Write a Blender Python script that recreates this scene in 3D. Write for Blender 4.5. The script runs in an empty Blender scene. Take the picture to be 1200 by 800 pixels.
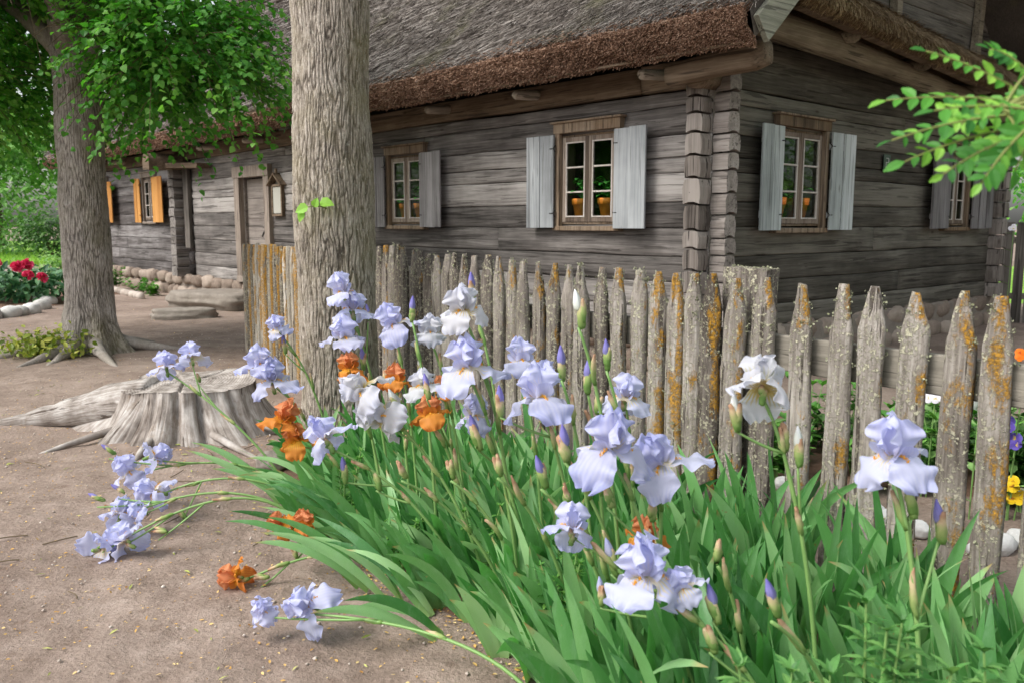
import bpy, math, random
import numpy as np
from math import radians as R, sin, cos, pi

random.seed(7)
rng = np.random.default_rng(11)
SC = bpy.context.scene
COL = SC.collection

# ------------------------------------------------------------------ noise
_perm = np.random.default_rng(3).permutation(256)
_perm = np.concatenate([_perm, _perm, _perm])
_grad = np.random.default_rng(4).normal(size=(256, 3))
_grad /= np.linalg.norm(_grad, axis=1)[:, None]


def pn(p):
    """Perlin noise, p (...,3) -> about -1..1"""
    p = np.asarray(p, float)
    i = np.floor(p).astype(int)
    f = p - i
    i &= 255
    u = f * f * f * (f * (f * 6 - 15) + 10)
    out = 0
    for dx in (0, 1):
        wx = u[..., 0] if dx else 1 - u[..., 0]
        for dy in (0, 1):
            wy = u[..., 1] if dy else 1 - u[..., 1]
            for dz in (0, 1):
                wz = u[..., 2] if dz else 1 - u[..., 2]
                h = _perm[_perm[_perm[i[..., 0] + dx] + i[..., 1] + dy] + i[..., 2] + dz]
                g = _grad[h]
                d = g[..., 0] * (f[..., 0] - dx) + g[..., 1] * (f[..., 1] - dy) + g[..., 2] * (f[..., 2] - dz)
                out = out + wx * wy * wz * d
    return out * 1.5


def fbm(p, o=4, lac=2.1, gain=.5):
    p = np.asarray(p, float)
    a, s = 1., 0
    for _ in range(o):
        s = s + a * pn(p)
        p = p * lac + 17.3
        a *= gain
    return s


def unit(v):
    v = np.asarray(v, float)
    return v / (np.linalg.norm(v, axis=-1, keepdims=True) + 1e-12)


# ------------------------------------------------------------------ mesh builder
class MB:
    def __init__(s):
        s.V, s.F, s.P, s.M, s.n = [], [], [], [], 0

    def add(s, V, F, pc=0., m=0):
        V = np.asarray(V, float).reshape(-1, 3)
        P = np.zeros((len(V), 3))
        pc = np.asarray(pc, float)
        if pc.ndim == 0:
            P[:, 0] = pc
        elif pc.ndim == 1:
            P[:, 0] = pc
        else:
            P[:] = pc
        if not isinstance(F, (list, tuple)):
            F = [F]
        for f in F:
            f = np.asarray(f, int)
            s.F.append(f + s.n)
            s.M.append(np.full(len(f), m))
        s.V.append(V)
        s.P.append(P)
        s.n += len(V)
        return s

    def build(s, name, mats, parent=None, smooth=False, loc=None, rot=None):
        V = np.concatenate(s.V)
        P = np.concatenate(s.P)
        me = bpy.data.meshes.new(name)
        me.vertices.add(len(V))
        me.vertices.foreach_set('co', V.ravel())
        idx = np.concatenate([f.ravel() for f in s.F])
        cnt = np.concatenate([np.full(len(f), f.shape[1]) for f in s.F])
        me.loops.add(len(idx))
        me.loops.foreach_set('vertex_index', idx)
        me.polygons.add(len(cnt))
        st = np.zeros(len(cnt), int)
        st[1:] = np.cumsum(cnt)[:-1]
        me.polygons.foreach_set('loop_start', st)
        me.polygons.foreach_set('material_index', np.concatenate(s.M))
        me.polygons.foreach_set('use_smooth', np.full(len(cnt), smooth))
        a = me.attributes.new('pc', 'FLOAT_VECTOR', 'POINT')
        a.data.foreach_set('vector', P.ravel())
        if not isinstance(mats, (list, tuple)):
            mats = [mats]
        for m in mats:
            me.materials.append(m)
        me.update(calc_edges=True)
        me.validate()
        o = bpy.data.objects.new(name, me)
        COL.objects.link(o)
        if parent is not None:
            o.parent = parent
        if loc is not None:
            o.location = loc
        if rot is not None:
            o.rotation_euler = rot
        return o


def tag(o, label, cat, group=None):
    o['label'] = label
    o['category'] = cat
    if group:
        o['group'] = group
    return o


def thing(name, label, cat, loc=(0, 0, 0), rz=0., group=None):
    o = bpy.data.objects.new(name, None)
    o.empty_display_size = .1
    COL.objects.link(o)
    o.location = loc
    o.rotation_euler = (0, 0, rz)
    return tag(o, label, cat, group)


def structure(o):
    o['kind'] = 'structure'
    return o


def stuff(o, label=None, cat=None):
    o['kind'] = 'stuff'
    if label:
        o['label'] = label
        o['category'] = cat
    return o


# ------------------------------------------------------------------ shapes (return V, F)
def gridF(a, b, wrap=False):
    """faces of an a x b grid (b fastest); wrap closes b"""
    i, j = np.meshgrid(np.arange(a - 1), np.arange(b if wrap else b - 1), indexing='ij')
    i, j = i.ravel(), j.ravel()
    k = (j + 1) % b
    return np.stack([i * b + j, i * b + k, (i + 1) * b + k, (i + 1) * b + j], 1)


def sweep(path, profile, up=(0, 0, 1), cap=True):
    """sweep profile (per ring arrays (m,2) or one) along path (n,3)"""
    path = np.asarray(path, float)
    n = len(path)
    T = unit(np.gradient(path, axis=0))
    up = np.asarray(up, float)
    S = np.cross(T, up)
    bad = np.linalg.norm(S, axis=1) < 1e-3
    S[bad] = (1, 0, 0)
    S = unit(S)
    U = np.cross(S, T)
    profile = np.asarray(profile, float)
    if profile.ndim == 2:
        profile = np.repeat(profile[None], n, 0)
    m = profile.shape[1]
    V = path[:, None] + S[:, None] * profile[..., :1] + U[:, None] * profile[..., 1:]
    F = [gridF(n, m, True)]
    if cap:
        F.append(np.arange(m)[None, ::-1])
        F.append((np.arange(m) + (n - 1) * m)[None])
    return V.reshape(-1, 3), F


def tube(path, rad, m=8, up=(0, 0, 1), cap=True):
    path = np.asarray(path, float)
    rad = np.broadcast_to(np.asarray(rad, float), (len(path),))
    a = np.linspace(0, 2 * pi, m, endpoint=False)
    prof = np.stack([np.cos(a), np.sin(a)], 1)[None] * rad[:, None, None]
    return sweep(path, prof, up, cap)


def rrect(w, h, c):
    """chamfered rectangle profile, 12 points"""
    w, h = w / 2, h / 2
    k = c * .3
    return np.array([(-w + c, -h), (w - c, -h), (w - k, -h + k), (w, -h + c), (w, h - c), (w - k, h - k),
                     (w - c, h), (-w + c, h), (-w + k, h - k), (-w, h - c), (-w, -h + c), (-w + k, -h + k)])


def bar(p0, p1, w, h, c=.006, seg=None, wob=.002, up=(0, 0, 1), sc=3.):
    """weathered plank or beam with chamfered edges; w = sideways, h = along up"""
    p0, p1 = np.asarray(p0, float), np.asarray(p1, float)
    L = np.linalg.norm(p1 - p0)
    seg = seg or max(2, int(L / .2) + 1)
    t = np.linspace(0, 1, seg)
    path = p0 + (p1 - p0) * t[:, None]
    V, F = sweep(path, rrect(w, h, min(c, w * .4, h * .4)), up)
    off = rng.uniform(0, 100, 3)
    V = V + wob * np.stack([pn(V * sc + off), pn(V * sc + off + 31), pn(V * sc + off + 67)], 1)
    return V, F


def bez(p0, p1, p2, n=10, p3=None):
    t = np.linspace(0, 1, n)[:, None]
    p0, p1, p2 = map(lambda q: np.asarray(q, float), (p0, p1, p2))
    if p3 is None:
        return (1 - t) ** 2 * p0 + 2 * t * (1 - t) * p1 + t * t * p2
    p3 = np.asarray(p3, float)
    return (1 - t) ** 3 * p0 + 3 * t * (1 - t) ** 2 * p1 + 3 * t * t * (1 - t) * p2 + t ** 3 * p3


def blob(c, r, nu=10, nv=14, rough=.25, sc=2., flat=0.):
    """boulder"""
    th = np.linspace(0.02, pi - .02, nu)
    ph = np.linspace(0, 2 * pi, nv, endpoint=False)
    T, Ph = np.meshgrid(th, ph, indexing='ij')
    D = np.stack([np.sin(T) * np.cos(Ph), np.sin(T) * np.sin(Ph), np.cos(T)], -1).reshape(-1, 3)
    off = rng.uniform(0, 100, 3)
    k = 1 + rough * fbm(D * sc * .6 + off, 3)
    # pull towards a rounded box
    D2 = D / np.max(np.abs(D), axis=1)[:, None]
    D = D * (1 - flat) + D2 * flat * .8
    V = D * k[:, None] * np.asarray(r, float) + np.asarray(c, float)
    F = [gridF(nu, nv, True), np.arange(nv)[None, ::-1], (np.arange(nv) + (nu - 1) * nv)[None]]
    return V, F


def rotz(V, a):
    c, s = cos(a), sin(a)
    V = np.asarray(V, float)
    return np.stack([V[..., 0] * c - V[..., 1] * s, V[..., 0] * s + V[..., 1] * c, V[..., 2]], -1)


def frames(nrm, rngx):
    """random in-plane frames for normals (n,3)"""
    a = rngx.normal(size=nrm.shape)
    t = unit(a - nrm * np.sum(a * nrm, 1, keepdims=True))
    return t, np.cross(nrm, t)


def leaves(mb, pos, nrm, tip, size, shape, rnd, m=0, fold=.25, wide=1.):
    """one small leaf mesh at each pos; tip = direction of the leaf's axis"""
    pos, nrm, tip = map(lambda q: np.asarray(q, float), (pos, nrm, tip))
    tip = unit(tip)
    nrm = unit(nrm - tip * np.sum(nrm * tip, 1, keepdims=True))
    side = np.cross(tip, nrm)
    size = np.broadcast_to(np.asarray(size, float), (len(pos),))
    # shape: list of (t along, w half width, drop)
    n = len(pos)
    k = len(shape)
    V = np.zeros((n, k * 3, 3))
    for q, (t, w, d) in enumerate(shape):
        c = pos + tip * (t * size)[:, None] - nrm * (d * size)[:, None]
        V[:, q * 3] = c + side * (w * wide * size)[:, None] + nrm * (fold * w * size)[:, None]
        V[:, q * 3 + 1] = c
        V[:, q * 3 + 2] = c - side * (w * wide * size)[:, None] + nrm * (fold * w * size)[:, None]
    f = gridF(k, 3)
    F = (f[None] + (np.arange(n) * k * 3)[:, None, None]).reshape(-1, 4)
    P = np.zeros((n, k * 3, 3))
    P[:, :, 0] = np.asarray(rnd)[:, None]
    P[:, :, 1] = np.repeat([s_[0] for s_ in shape], 3)[None]
    P[:, :, 2] = np.tile([-1, 0, 1], k)[None]
    mb.add(V.reshape(-1, 3), F, P.reshape(-1, 3), m)


LIME = [(0, .02, 0), (.12, .36, 0), (.42, .46, .02), (.75, .27, .08), (1., .015, .16)]
OVAL = [(0, .03, 0), (.3, .26, 0), (.65, .25, .03), (1., .04, .1)]
LANCE = [(0, .03, 0), (.3, .19, -.03), (.65, .14, .02), (1., .01, .16)]


# ------------------------------------------------------------------ camera model used for laying out true positions
CAM_H = 1.5
FPX = 1007.
PITCH = math.atan(138 / FPX)
_f = np.array([0, cos(PITCH), -sin(PITCH)])
_u = np.array([0, sin(PITCH), cos(PITCH)])


def at(px, py, Y):
    """world point seen at photo pixel (px,py) of the 1200x800 photo, at distance Y ahead"""
    d = _f + np.array([(px - 600) / FPX, 0, 0]) + _u * (400 - py) / FPX
    return np.array([0, 0, CAM_H]) + d * (Y / d[1])


# ------------------------------------------------------------------ materials
def s(r, g, b):
    def l(c):
        c /= 255.
        return c / 12.92 if c <= .04045 else ((c + .055) / 1.055) ** 2.4
    return (l(r), l(g), l(b), 1.)


class G:
    def __init__(g, name):
        g.m = bpy.data.materials.new(name)
        g.m.use_nodes = True
        g.t = g.m.node_tree
        g.t.nodes.clear()

    def n(g, typ, _out=0, _props=None, **inp):
        nd = g.t.nodes.new('ShaderNode' + typ)
        for k, v in (_props or {}).items():
            setattr(nd, k, v)
        for k, v in inp.items():
            k = k.replace('_', ' ')
            sk = nd.inputs[k] if k in nd.inputs else nd.inputs[int(k[1:])]
            g.put(sk, v)
        return nd.outputs[_out]

    def put(g, sk, v):
        if isinstance(v, bpy.types.NodeSocket):
            g.t.links.new(v, sk)
        else:
            sk.default_value = v

    def attr(g):
        a = g.t.nodes.new('ShaderNodeAttribute')
        a.attribute_name = 'pc'
        x = g.t.nodes.new('ShaderNodeSeparateXYZ')
        g.t.links.new(a.outputs['Vector'], x.inputs[0])
        return x.outputs[0], x.outputs[1], x.outputs[2], a.outputs['Vector']

    def obj(g):
        return g.n('TexCoord', 3)

    def rand(g):
        return g.t.nodes.new('ShaderNodeObjectInfo').outputs['Random']

    def m_(g, op, a, b=0., c=None, clamp=False):
        nd = g.t.nodes.new('ShaderNodeMath')
        nd.operation = op
        nd.use_clamp = clamp
        g.put(nd.inputs[0], a)
        g.put(nd.inputs[1], b)
        if c is not None:
            g.put(nd.inputs[2], c)
        return nd.outputs[0]

    def map(g, v, scale=(1, 1, 1), off=None):
        nd = g.t.nodes.new('ShaderNodeMapping')
        g.put(nd.inputs[0], v)
        nd.inputs['Scale'].default_value = scale
        if off is not None:
            g.put(nd.inputs['Location'], off)
        return nd.outputs[0]

    def noise(g, v, sc, det=4, rough=.55, dist=0., out=0):
        return g.n('TexNoise', out, None, Vector=v, Scale=sc, Detail=det, Roughness=rough, Distortion=dist)

    def voro(g, v, sc, feat='F1', out=0, rnd=1.):
        return g.n('TexVoronoi', out, dict(feature=feat), Vector=v, Scale=sc, Randomness=rnd)

    def ramp(g, f, stops, interp='LINEAR'):
        nd = g.t.nodes.new('ShaderNodeValToRGB')
        nd.color_ramp.interpolation = interp
        e = nd.color_ramp.elements
        while len(e) < len(stops):
            e.new(.5)
        for x, (p, c) in zip(e, stops):
            x.position = p
            x.color = c if not isinstance(c, (int, float)) else (c, c, c, 1)
        g.put(nd.inputs[0], f)
        return nd.outputs[0]

    def mix(g, f, a, b, blend='MIX'):
        nd = g.t.nodes.new('ShaderNodeMix')
        nd.data_type = 'RGBA'
        nd.blend_type = blend
        g.put(nd.inputs[0], f)
        g.put(nd.inputs[6], a)
        g.put(nd.inputs[7], b)
        return nd.outputs[2]

    def val(g, c, v=1., sat=1., hue=.5):
        return g.n('HueSaturation', 0, None, Color=c, Value=v, Saturation=sat, Hue=hue)

    def bump(g, h, strength=.5, dist=.01, nrm=None):
        nd = g.t.nodes.new('ShaderNodeBump')
        g.put(nd.inputs['Strength'], strength)
        nd.inputs['Distance'].default_value = dist
        g.put(nd.inputs['Height'], h)
        if nrm is not None:
            g.put(nd.inputs['Normal'], nrm)
        return nd.outputs[0]

    def pbr(g, col, rough=.8, nrm=None, spec=.3, **kw):
        inp = dict(Base_Color=col, Roughness=rough, Specular_IOR_Level=spec)
        inp.update(kw)
        if nrm is not None:
            inp['Normal'] = nrm
        nd = g.t.nodes.new('ShaderNodeBsdfPrincipled')
        for k, v in inp.items():
            g.put(nd.inputs[k.replace('_', ' ')], v)
        return nd.outputs[0]

    def out(g, sh):
        o = g.t.nodes.new('ShaderNodeOutputMaterial')
        g.t.links.new(sh, o.inputs[0])
        return g.m


def thin(g, col, trans, rough, spec, amount, nrm=None):
    """leaf or petal: glossy-diffuse front with light passing through"""
    p = g.pbr(col, rough, nrm, spec)
    t = g.n('BsdfTranslucent', 0, None, Color=trans)
    return g.out(g.n('MixShader', 0, None, i0=amount, i1=p, i2=t))


def _mixshader_fix():
    pass


def wood(name, axis, pal, grain=1., spots=.35, bump=.6, warm=None):
    """weathered wood; axis = grain direction in object space; pal = dark, mid, light"""
    g = G(name)
    r, _, _, vec = g.attr()
    off = g.n('VectorMath', 0, dict(operation='SCALE'), i0=vec, Scale=37.)
    co = g.n('VectorMath', 0, dict(operation='ADD'), i0=g.obj(), i1=off)
    sc1 = [7., 7., 7.]
    sc1[axis] = .5
    sc2 = [60., 60., 60.]
    sc2[axis] = 1.6
    sc3 = [26., 26., 26.]
    sc3[axis] = .9
    a = g.noise(g.map(co, sc1), 1., 6, .6, .3)
    b = g.noise(g.map(co, sc2), 1., 5, .65, .2)
    c = g.noise(g.map(co, sc3), 1., 3, .5, .6)
    big = g.noise(co, .9, 4, .6)
    f = g.m_('ADD', g.m_('MULTIPLY', a, .5), g.m_('MULTIPLY', b, .5 * grain))
    f = g.m_('ADD', f, g.m_('MULTIPLY', g.m_('SUBTRACT', r, .5), .26))
    f = g.m_('ADD', f, g.m_('MULTIPLY', g.m_('SUBTRACT', big, .5), .5))
    col = g.ramp(f, [(.27, pal[0]), (.47, pal[1]), (.68, pal[2])])
    if warm:
        col = g.mix(g.ramp(g.noise(co, 1.7, 5, .6), [(.45, 0), (.7, .7)]), col, warm)
    crack = g.ramp(c, [(.375, 1), (.4, 0)])
    col = g.mix(g.m_('MULTIPLY', crack, spots * 1.6), col, s(38, 33, 30))
    sck = [4.2, 4.2, 4.2]
    sck[axis] = 1.7
    kv = g.voro(g.map(co, sck), 1.)
    knot = g.m_('MULTIPLY', g.ramp(kv, [(.03, 1), (.10, 0)]), .75 * min(1., spots * 2.5))
    col = g.mix(knot, col, s(54, 44, 38))
    hole = g.ramp(g.voro(g.map(co, (9, 9, 9)), 1.), [(.03, .8), (.05, 0)])
    col = g.mix(g.m_('MULTIPLY', hole, min(1., spots * 2)), col, s(30, 26, 24))
    h = g.m_('SUBTRACT', g.m_('ADD', g.m_('MULTIPLY', b, .7), g.m_('MULTIPLY', a, .6)), g.m_('MULTIPLY', crack, .7))
    return g.out(g.pbr(col, .85, g.bump(h, bump, .012), .2))


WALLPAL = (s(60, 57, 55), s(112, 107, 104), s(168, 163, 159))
M = {}
M['log_x'] = wood('weathered_log_long', 0, WALLPAL)
M['log_y'] = wood('weathered_log_shaded', 1, (s(50, 47, 42), s(83, 79, 72), s(120, 116, 107)))  # darker copy of the wall palette, the gable's shade mixed into its colour
M['log_dark'] = wood('dark_log', 0, (s(58, 54, 53), s(92, 87, 86), s(150, 146, 146)))  # darker log palette for the far wall and the seam bands
M['log_end'] = wood('log_end_grain', 2, (s(70, 64, 60), s(122, 114, 108), s(160, 152, 146)), spots=.5)
M['beam'] = wood('brown_beam', 0, (s(70, 58, 46), s(112, 96, 80), s(150, 134, 116)))
M['beam_y'] = wood('old_purlin', 1, (s(84, 76, 64), s(122, 112, 96), s(160, 150, 132)))
M['rafter'] = wood('pole_rafter', 1, (s(120, 110, 98), s(165, 155, 142), s(205, 196, 184)))
M['plank_z'] = wood('vertical_plank', 2, (s(74, 70, 66), s(114, 108, 102), s(156, 150, 142)))
M['verge'] = wood('verge_plank', 1, (s(96, 96, 84), s(136, 136, 122), s(176, 174, 158)))
M['frame'] = wood('brown_window_frame', 2, (s(84, 71, 58), s(124, 108, 92), s(160, 144, 126)), warm=s(134, 110, 84))
M['sash'] = wood('pale_sash', 2, (s(150, 140, 130), s(190, 182, 174), s(214, 208, 202)), spots=.1)
M['sash_dark'] = wood('grey_sash', 2, (s(84, 72, 62), s(122, 108, 97), s(156, 144, 132)), spots=.25)
M['shutter'] = wood('blue_grey_shutter', 2, (s(108, 110, 112), s(148, 152, 155), s(180, 184, 187)), spots=.25, bump=.35)
M['shutter_gable'] = wood('lightened_gable_shutter', 2, (s(130, 136, 136), s(176, 184, 184), s(206, 212, 214)), spots=.25, bump=.35)  # lightened copy of the shutter colour, offsetting the shade on the gable
M['shutter_mid'] = wood('grey_shutter', 2, (s(92, 89, 89), s(128, 125, 126), s(160, 157, 158)), spots=.25)
M['shutter_new'] = wood('fresh_pine_shutter', 2, (s(158, 104, 50), s(190, 136, 74), s(208, 156, 94)), grain=.7, spots=.05, bump=.25)
M['door'] = wood('door_boards', 0, (s(100, 92, 88), s(140, 132, 126), s(168, 160, 154)))
M['door_frame'] = wood('door_frame_wood', 2, (s(96, 86, 76), s(136, 124, 114), s(166, 154, 144)))
M['gable'] = wood('gable_boards', 1, (s(70, 66, 60), s(104, 98, 90), s(140, 134, 124)))


def m_plain(name, col, rough=.6, spec=.4, var=.15, sc=20., bump=.1, metallic=0.):
    g = G(name)
    nz = g.noise(g.obj(), sc, 5, .6)
    c = g.val(col, g.ramp(nz, [(.2, 1 - var), (.8, 1 + var)]))
    g2 = g.m_('MULTIPLY', nz, 1.)
    return g.out(g.pbr(c, rough, g.bump(g2, bump, .01), spec, Metallic=metallic))


M['iron'] = m_plain('black_iron', s(48, 44, 42), .6, .5, .3, 40, .3, .6)
M['paper'] = m_plain('white_notice', s(176, 175, 166), .7, .3, .05)
M['plate'] = m_plain('green_enamel', s(36, 58, 52), .35, .5, .1)
M['platew'] = m_plain('white_enamel', s(196, 200, 196), .4, .5, .05)
M['terracotta'] = m_plain('terracotta', s(240, 138, 48), .5, .35, .15, 14)
M['terrarim'] = m_plain('terracotta_rim', s(206, 128, 84), .7, .3, .2, 20)
M['room'] = m_plain('unlit_room_boards', s(40, 36, 33), .9, .1, .3, 6.)  # near-black colour paints in the darkness of the unlit rooms
M['soil'] = m_plain('potting_soil', s(52, 40, 32), .95, .1, .4, 60, .6)

g = G('window_glass')
fr = g.n('LayerWeight', 1, None, Blend=.12)
gl = g.n('BsdfGlossy', 0, None, Color=(.9, .95, .93, 1), Roughness=.03, Normal=g.bump(g.noise(g.obj(), 3., 2), .08, .01))
tr = g.n('BsdfTransparent', 0, None, Color=(.72, .78, .74, 1))
mx = g.t.nodes.new('ShaderNodeMixShader')
g.put(mx.inputs[0], g.m_('MULTIPLY', g.m_('ADD', fr, .03), .3))
g.put(mx.inputs[1], tr)
g.put(mx.inputs[2], gl)
M['glass'] = g.out(mx.outputs[0])

# thatch: pc = (random, along slope 0..1, 0)
g = G('old_reed_thatch')
r, v, w, vec = g.attr()
co = g.obj()
big = g.noise(co, .7, 4, .6)
fine = g.noise(g.map(co, (95, 26, 26)), 1., 4, .7)
f = g.m_('ADD', g.m_('MULTIPLY', fine, .4), g.m_('MULTIPLY', r, .65))
f = g.m_('ADD', f, g.m_('MULTIPLY', g.m_('SUBTRACT', big, .5), .45))
col = g.ramp(f, [(.2, s(60, 54, 50)), (.5, s(112, 104, 98)), (.86, s(186, 178, 171))])
moss = g.ramp(g.noise(co, 1.1, 5, .65), [(.56, 0), (.72, .55)])
col = g.mix(moss, col, s(112, 112, 76))
M['thatch'] = g.out(g.pbr(col, .9, g.bump(fine, .7, .02), .15))

g = G('cut_reed_eave')
r, v, w, vec = g.attr()
co = g.obj()
f = g.m_('ADD', g.m_('MULTIPLY', g.noise(co, 45., 4, .6), .5), g.m_('MULTIPLY', r, .5))
f = g.m_('ADD', f, g.m_('MULTIPLY', g.m_('SUBTRACT', g.noise(co, 2.2, 4), .5), .5))
col = g.ramp(f, [(.2, s(86, 66, 54)), (.5, s(148, 116, 96)), (.86, s(206, 176, 154))])
M['eave'] = g.out(g.pbr(col, .9, g.bump(g.noise(co, 60., 3), .9, .03), .15))

g = G('gable_reed')
r, v, w, vec = g.attr()
co = g.obj()
f = g.m_('ADD', g.m_('MULTIPLY', g.noise(co, 40., 4, .6), .5), g.m_('MULTIPLY', r, .5))
f = g.m_('ADD', f, g.m_('MULTIPLY', g.m_('SUBTRACT', g.noise(co, 2., 4), .5), .6))
col = g.ramp(f, [(.2, s(74, 58, 40)), (.5, s(126, 106, 80)), (.85, s(184, 164, 130))])
M['gable_thatch'] = g.out(g.pbr(col, .9, g.bump(g.noise(co, 50., 3), .9, .03), .15))


def bark(name, pal, moss, mossamt):
    g = G(name)
    r, v, w, vec = g.attr()          # v = furrow depth 0..1
    co = g.obj()
    n1 = g.noise(g.map(co, (48, 48, 7)), 1., 6, .65, .4)
    n2 = g.noise(co, 90., 4, .7)
    n3 = g.noise(co, 2.2, 4, .6)
    f = g.m_('ADD', g.m_('MULTIPLY', n1, .35), g.m_('MULTIPLY', n2, .3))
    f = g.m_('ADD', f, g.m_('MULTIPLY', g.m_('SUBTRACT', v, .3), .36))
    f = g.m_('ADD', f, g.m_('MULTIPLY', g.m_('SUBTRACT', n3, .5), .4))
    col = g.ramp(f, [(.25, pal[0]), (.5, pal[1]), (.78, pal[2])])
    ms = g.m_('MULTIPLY', g.ramp(g.noise(co, 3.1, 6, .7), [(.45, 0), (.65, 1)]), mossamt)
    ms2 = g.m_('MULTIPLY', w, .85)
    col = g.mix(g.m_('MAXIMUM', ms, ms2), col, moss)
    lich = g.ramp(g.noise(co, 38., 5, .75), [(.58, 0), (.66, .6)])
    col = g.mix(lich, col, s(184, 182, 170))
    h = g.m_('ADD', g.m_('MULTIPLY', n1, .8), g.m_('MULTIPLY', n2, .5))
    return g.out(g.pbr(col, .92, g.bump(h, .8, .012), .15))


M['bark1'] = bark('linden_bark', (s(98, 92, 87), s(160, 152, 145), s(212, 205, 198)), s(98, 92, 54), .22)
M['bark2'] = bark('pale_bark', (s(80, 73, 66), s(148, 139, 128), s(204, 196, 185)), s(124, 116, 82), .35)


def leafmat(name, dark, mid, light, amt=.35, rough=.5, spec=.35, tr=None):
    g = G(name)
    r, v, w, vec = g.attr()
    nz = g.noise(g.obj(), 1.3, 3)
    f = g.m_('ADD', g.m_('MULTIPLY', r, .75), g.m_('MULTIPLY', nz, .3))
    col = g.ramp(f, [(.1, dark), (.5, mid), (.95, light)])
    return thin(g, col, g.val(col, 1.3, 1.15), rough, spec, amt)


M['lime_leaf'] = leafmat('linden_leaf', s(48, 98, 44), s(92, 154, 64), s(154, 202, 102), .48)
M['far_leaf'] = leafmat('garden_leaf', s(70, 112, 54), s(116, 162, 84), s(170, 204, 122), .35)
M['far_dark'] = leafmat('dark_garden_leaf', s(36, 64, 34), s(66, 102, 50), s(110, 146, 74), .3)
M['near_leaf'] = leafmat('locust_leaflet', s(46, 104, 44), s(86, 152, 56), s(158, 206, 88), .4)
M['peony_leaf'] = leafmat('peony_leaf', s(30, 66, 40), s(58, 104, 64), s(104, 150, 100), .2)
M['herb_leaf'] = leafmat('herb_leaf', s(52, 102, 44), s(88, 144, 62), s(136, 184, 92), .3)
M['weed_leaf'] = leafmat('weed_leaf', s(52, 100, 50), s(88, 140, 72), s(132, 176, 100), .3)
M['yellow_leaf'] = leafmat('yellow_green_leaf', s(78, 104, 36), s(136, 152, 60), s(190, 190, 96), .3)
M['pot_leaf'] = leafmat('pot_plant_leaf', s(40, 120, 40), s(74, 168, 66), s(120, 200, 96), .3)
M['grass'] = leafmat('lawn_grass', s(96, 140, 52), s(130, 172, 70), s(166, 200, 96), .3)
M['twig'] = m_plain('twig_bark', s(96, 84, 66), .85, .2, .2)
M['greentwig'] = m_plain('green_twig', s(120, 128, 70), .7, .3, .15)

# iris leaf: pc=(rand, along, across)
g = G('iris_leaf')
r, v, w, vec = g.attr()
vein = g.m_('MULTIPLY', g.m_('SINE', g.m_('MULTIPLY', w, 44.)), .1)
f = g.m_('ADD', g.m_('ADD', g.m_('MULTIPLY', r, .8), vein), g.m_('MULTIPLY', g.noise(g.obj(), 6., 3), .2))
col = g.ramp(f, [(.05, s(58, 112, 58)), (.5, s(102, 161, 90)), (.92, s(168, 208, 148))])
col = g.mix(g.ramp(v, [(0., .75), (.22, 0)]), col, s(150, 178, 110))
bloomy = g.ramp(g.noise(g.map(g.obj(), (1, 1, .3)), 26., 5, .7), [(.48, 0), (.74, .28)])
col = g.mix(bloomy, col, s(160, 194, 160))
spot = g.ramp(g.noise(g.obj(), 38., 3, .6), [(.7, 0), (.74, .8)])
col = g.mix(spot, col, s(150, 132, 84))
col = g.mix(g.m_('MULTIPLY', g.ramp(v, [(.9, 0), (.98, 1)]), g.ramp(r, [(.6, 0), (.7, .9)])), col, s(176, 148, 100))
M['iris_leaf'] = thin(g, col, g.val(col, 1.3, 1.2), .4, .5, .3)

g = G('iris_stem')
r, v, w, vec = g.attr()
col = g.mix(g.noise(g.obj(), 9., 3), s(96, 140, 72), s(140, 172, 104))
M['iris_stem'] = g.out(g.pbr(col, .45, None, .4))

# spathe: green to papery brown with v
g = G('iris_spathe')
r, v, w, vec = g.attr()
f = g.m_('ADD', v, g.m_('MULTIPLY', g.m_('SUBTRACT', g.noise(g.obj(), 40., 4), .5), .5))
f = g.m_('ADD', f, g.m_('MULTIPLY', g.m_('SUBTRACT', r, .5), .5))
col = g.ramp(f, [(.15, s(112, 148, 76)), (.5, s(164, 178, 112)), (.8, s(206, 184, 148)), (1., s(178, 140, 112))])
M['spathe'] = thin(g, col, col, .6, .25, .2)


def petal(name, base, mid, edge, amt=.46):
    g = G(name)
    r, v, w, vec = g.attr()
    vein = g.m_('MULTIPLY', g.m_('SINE', g.m_('ADD', g.m_('MULTIPLY', w, 58.), g.m_('MULTIPLY', g.noise(g.obj(), 40., 2), 5.))), .11)
    f = g.m_('ADD', g.m_('ADD', v, vein), g.m_('MULTIPLY', g.m_('SUBTRACT', r, .5), .55))
    f = g.m_('ADD', f, g.m_('MULTIPLY', g.m_('SUBTRACT', g.noise(g.obj(), 24., 3), .5), .3))
    col = g.ramp(f, [(0., base), (.18, mid), (.55, mid), (1., edge)])
    bmp = g.bump(g.m_('ADD', g.m_('SINE', g.m_('MULTIPLY', w, 26.)), g.noise(g.obj(), 60., 3)), .12, .004)
    return thin(g, col, col, .55, .25, amt, bmp)


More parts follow.
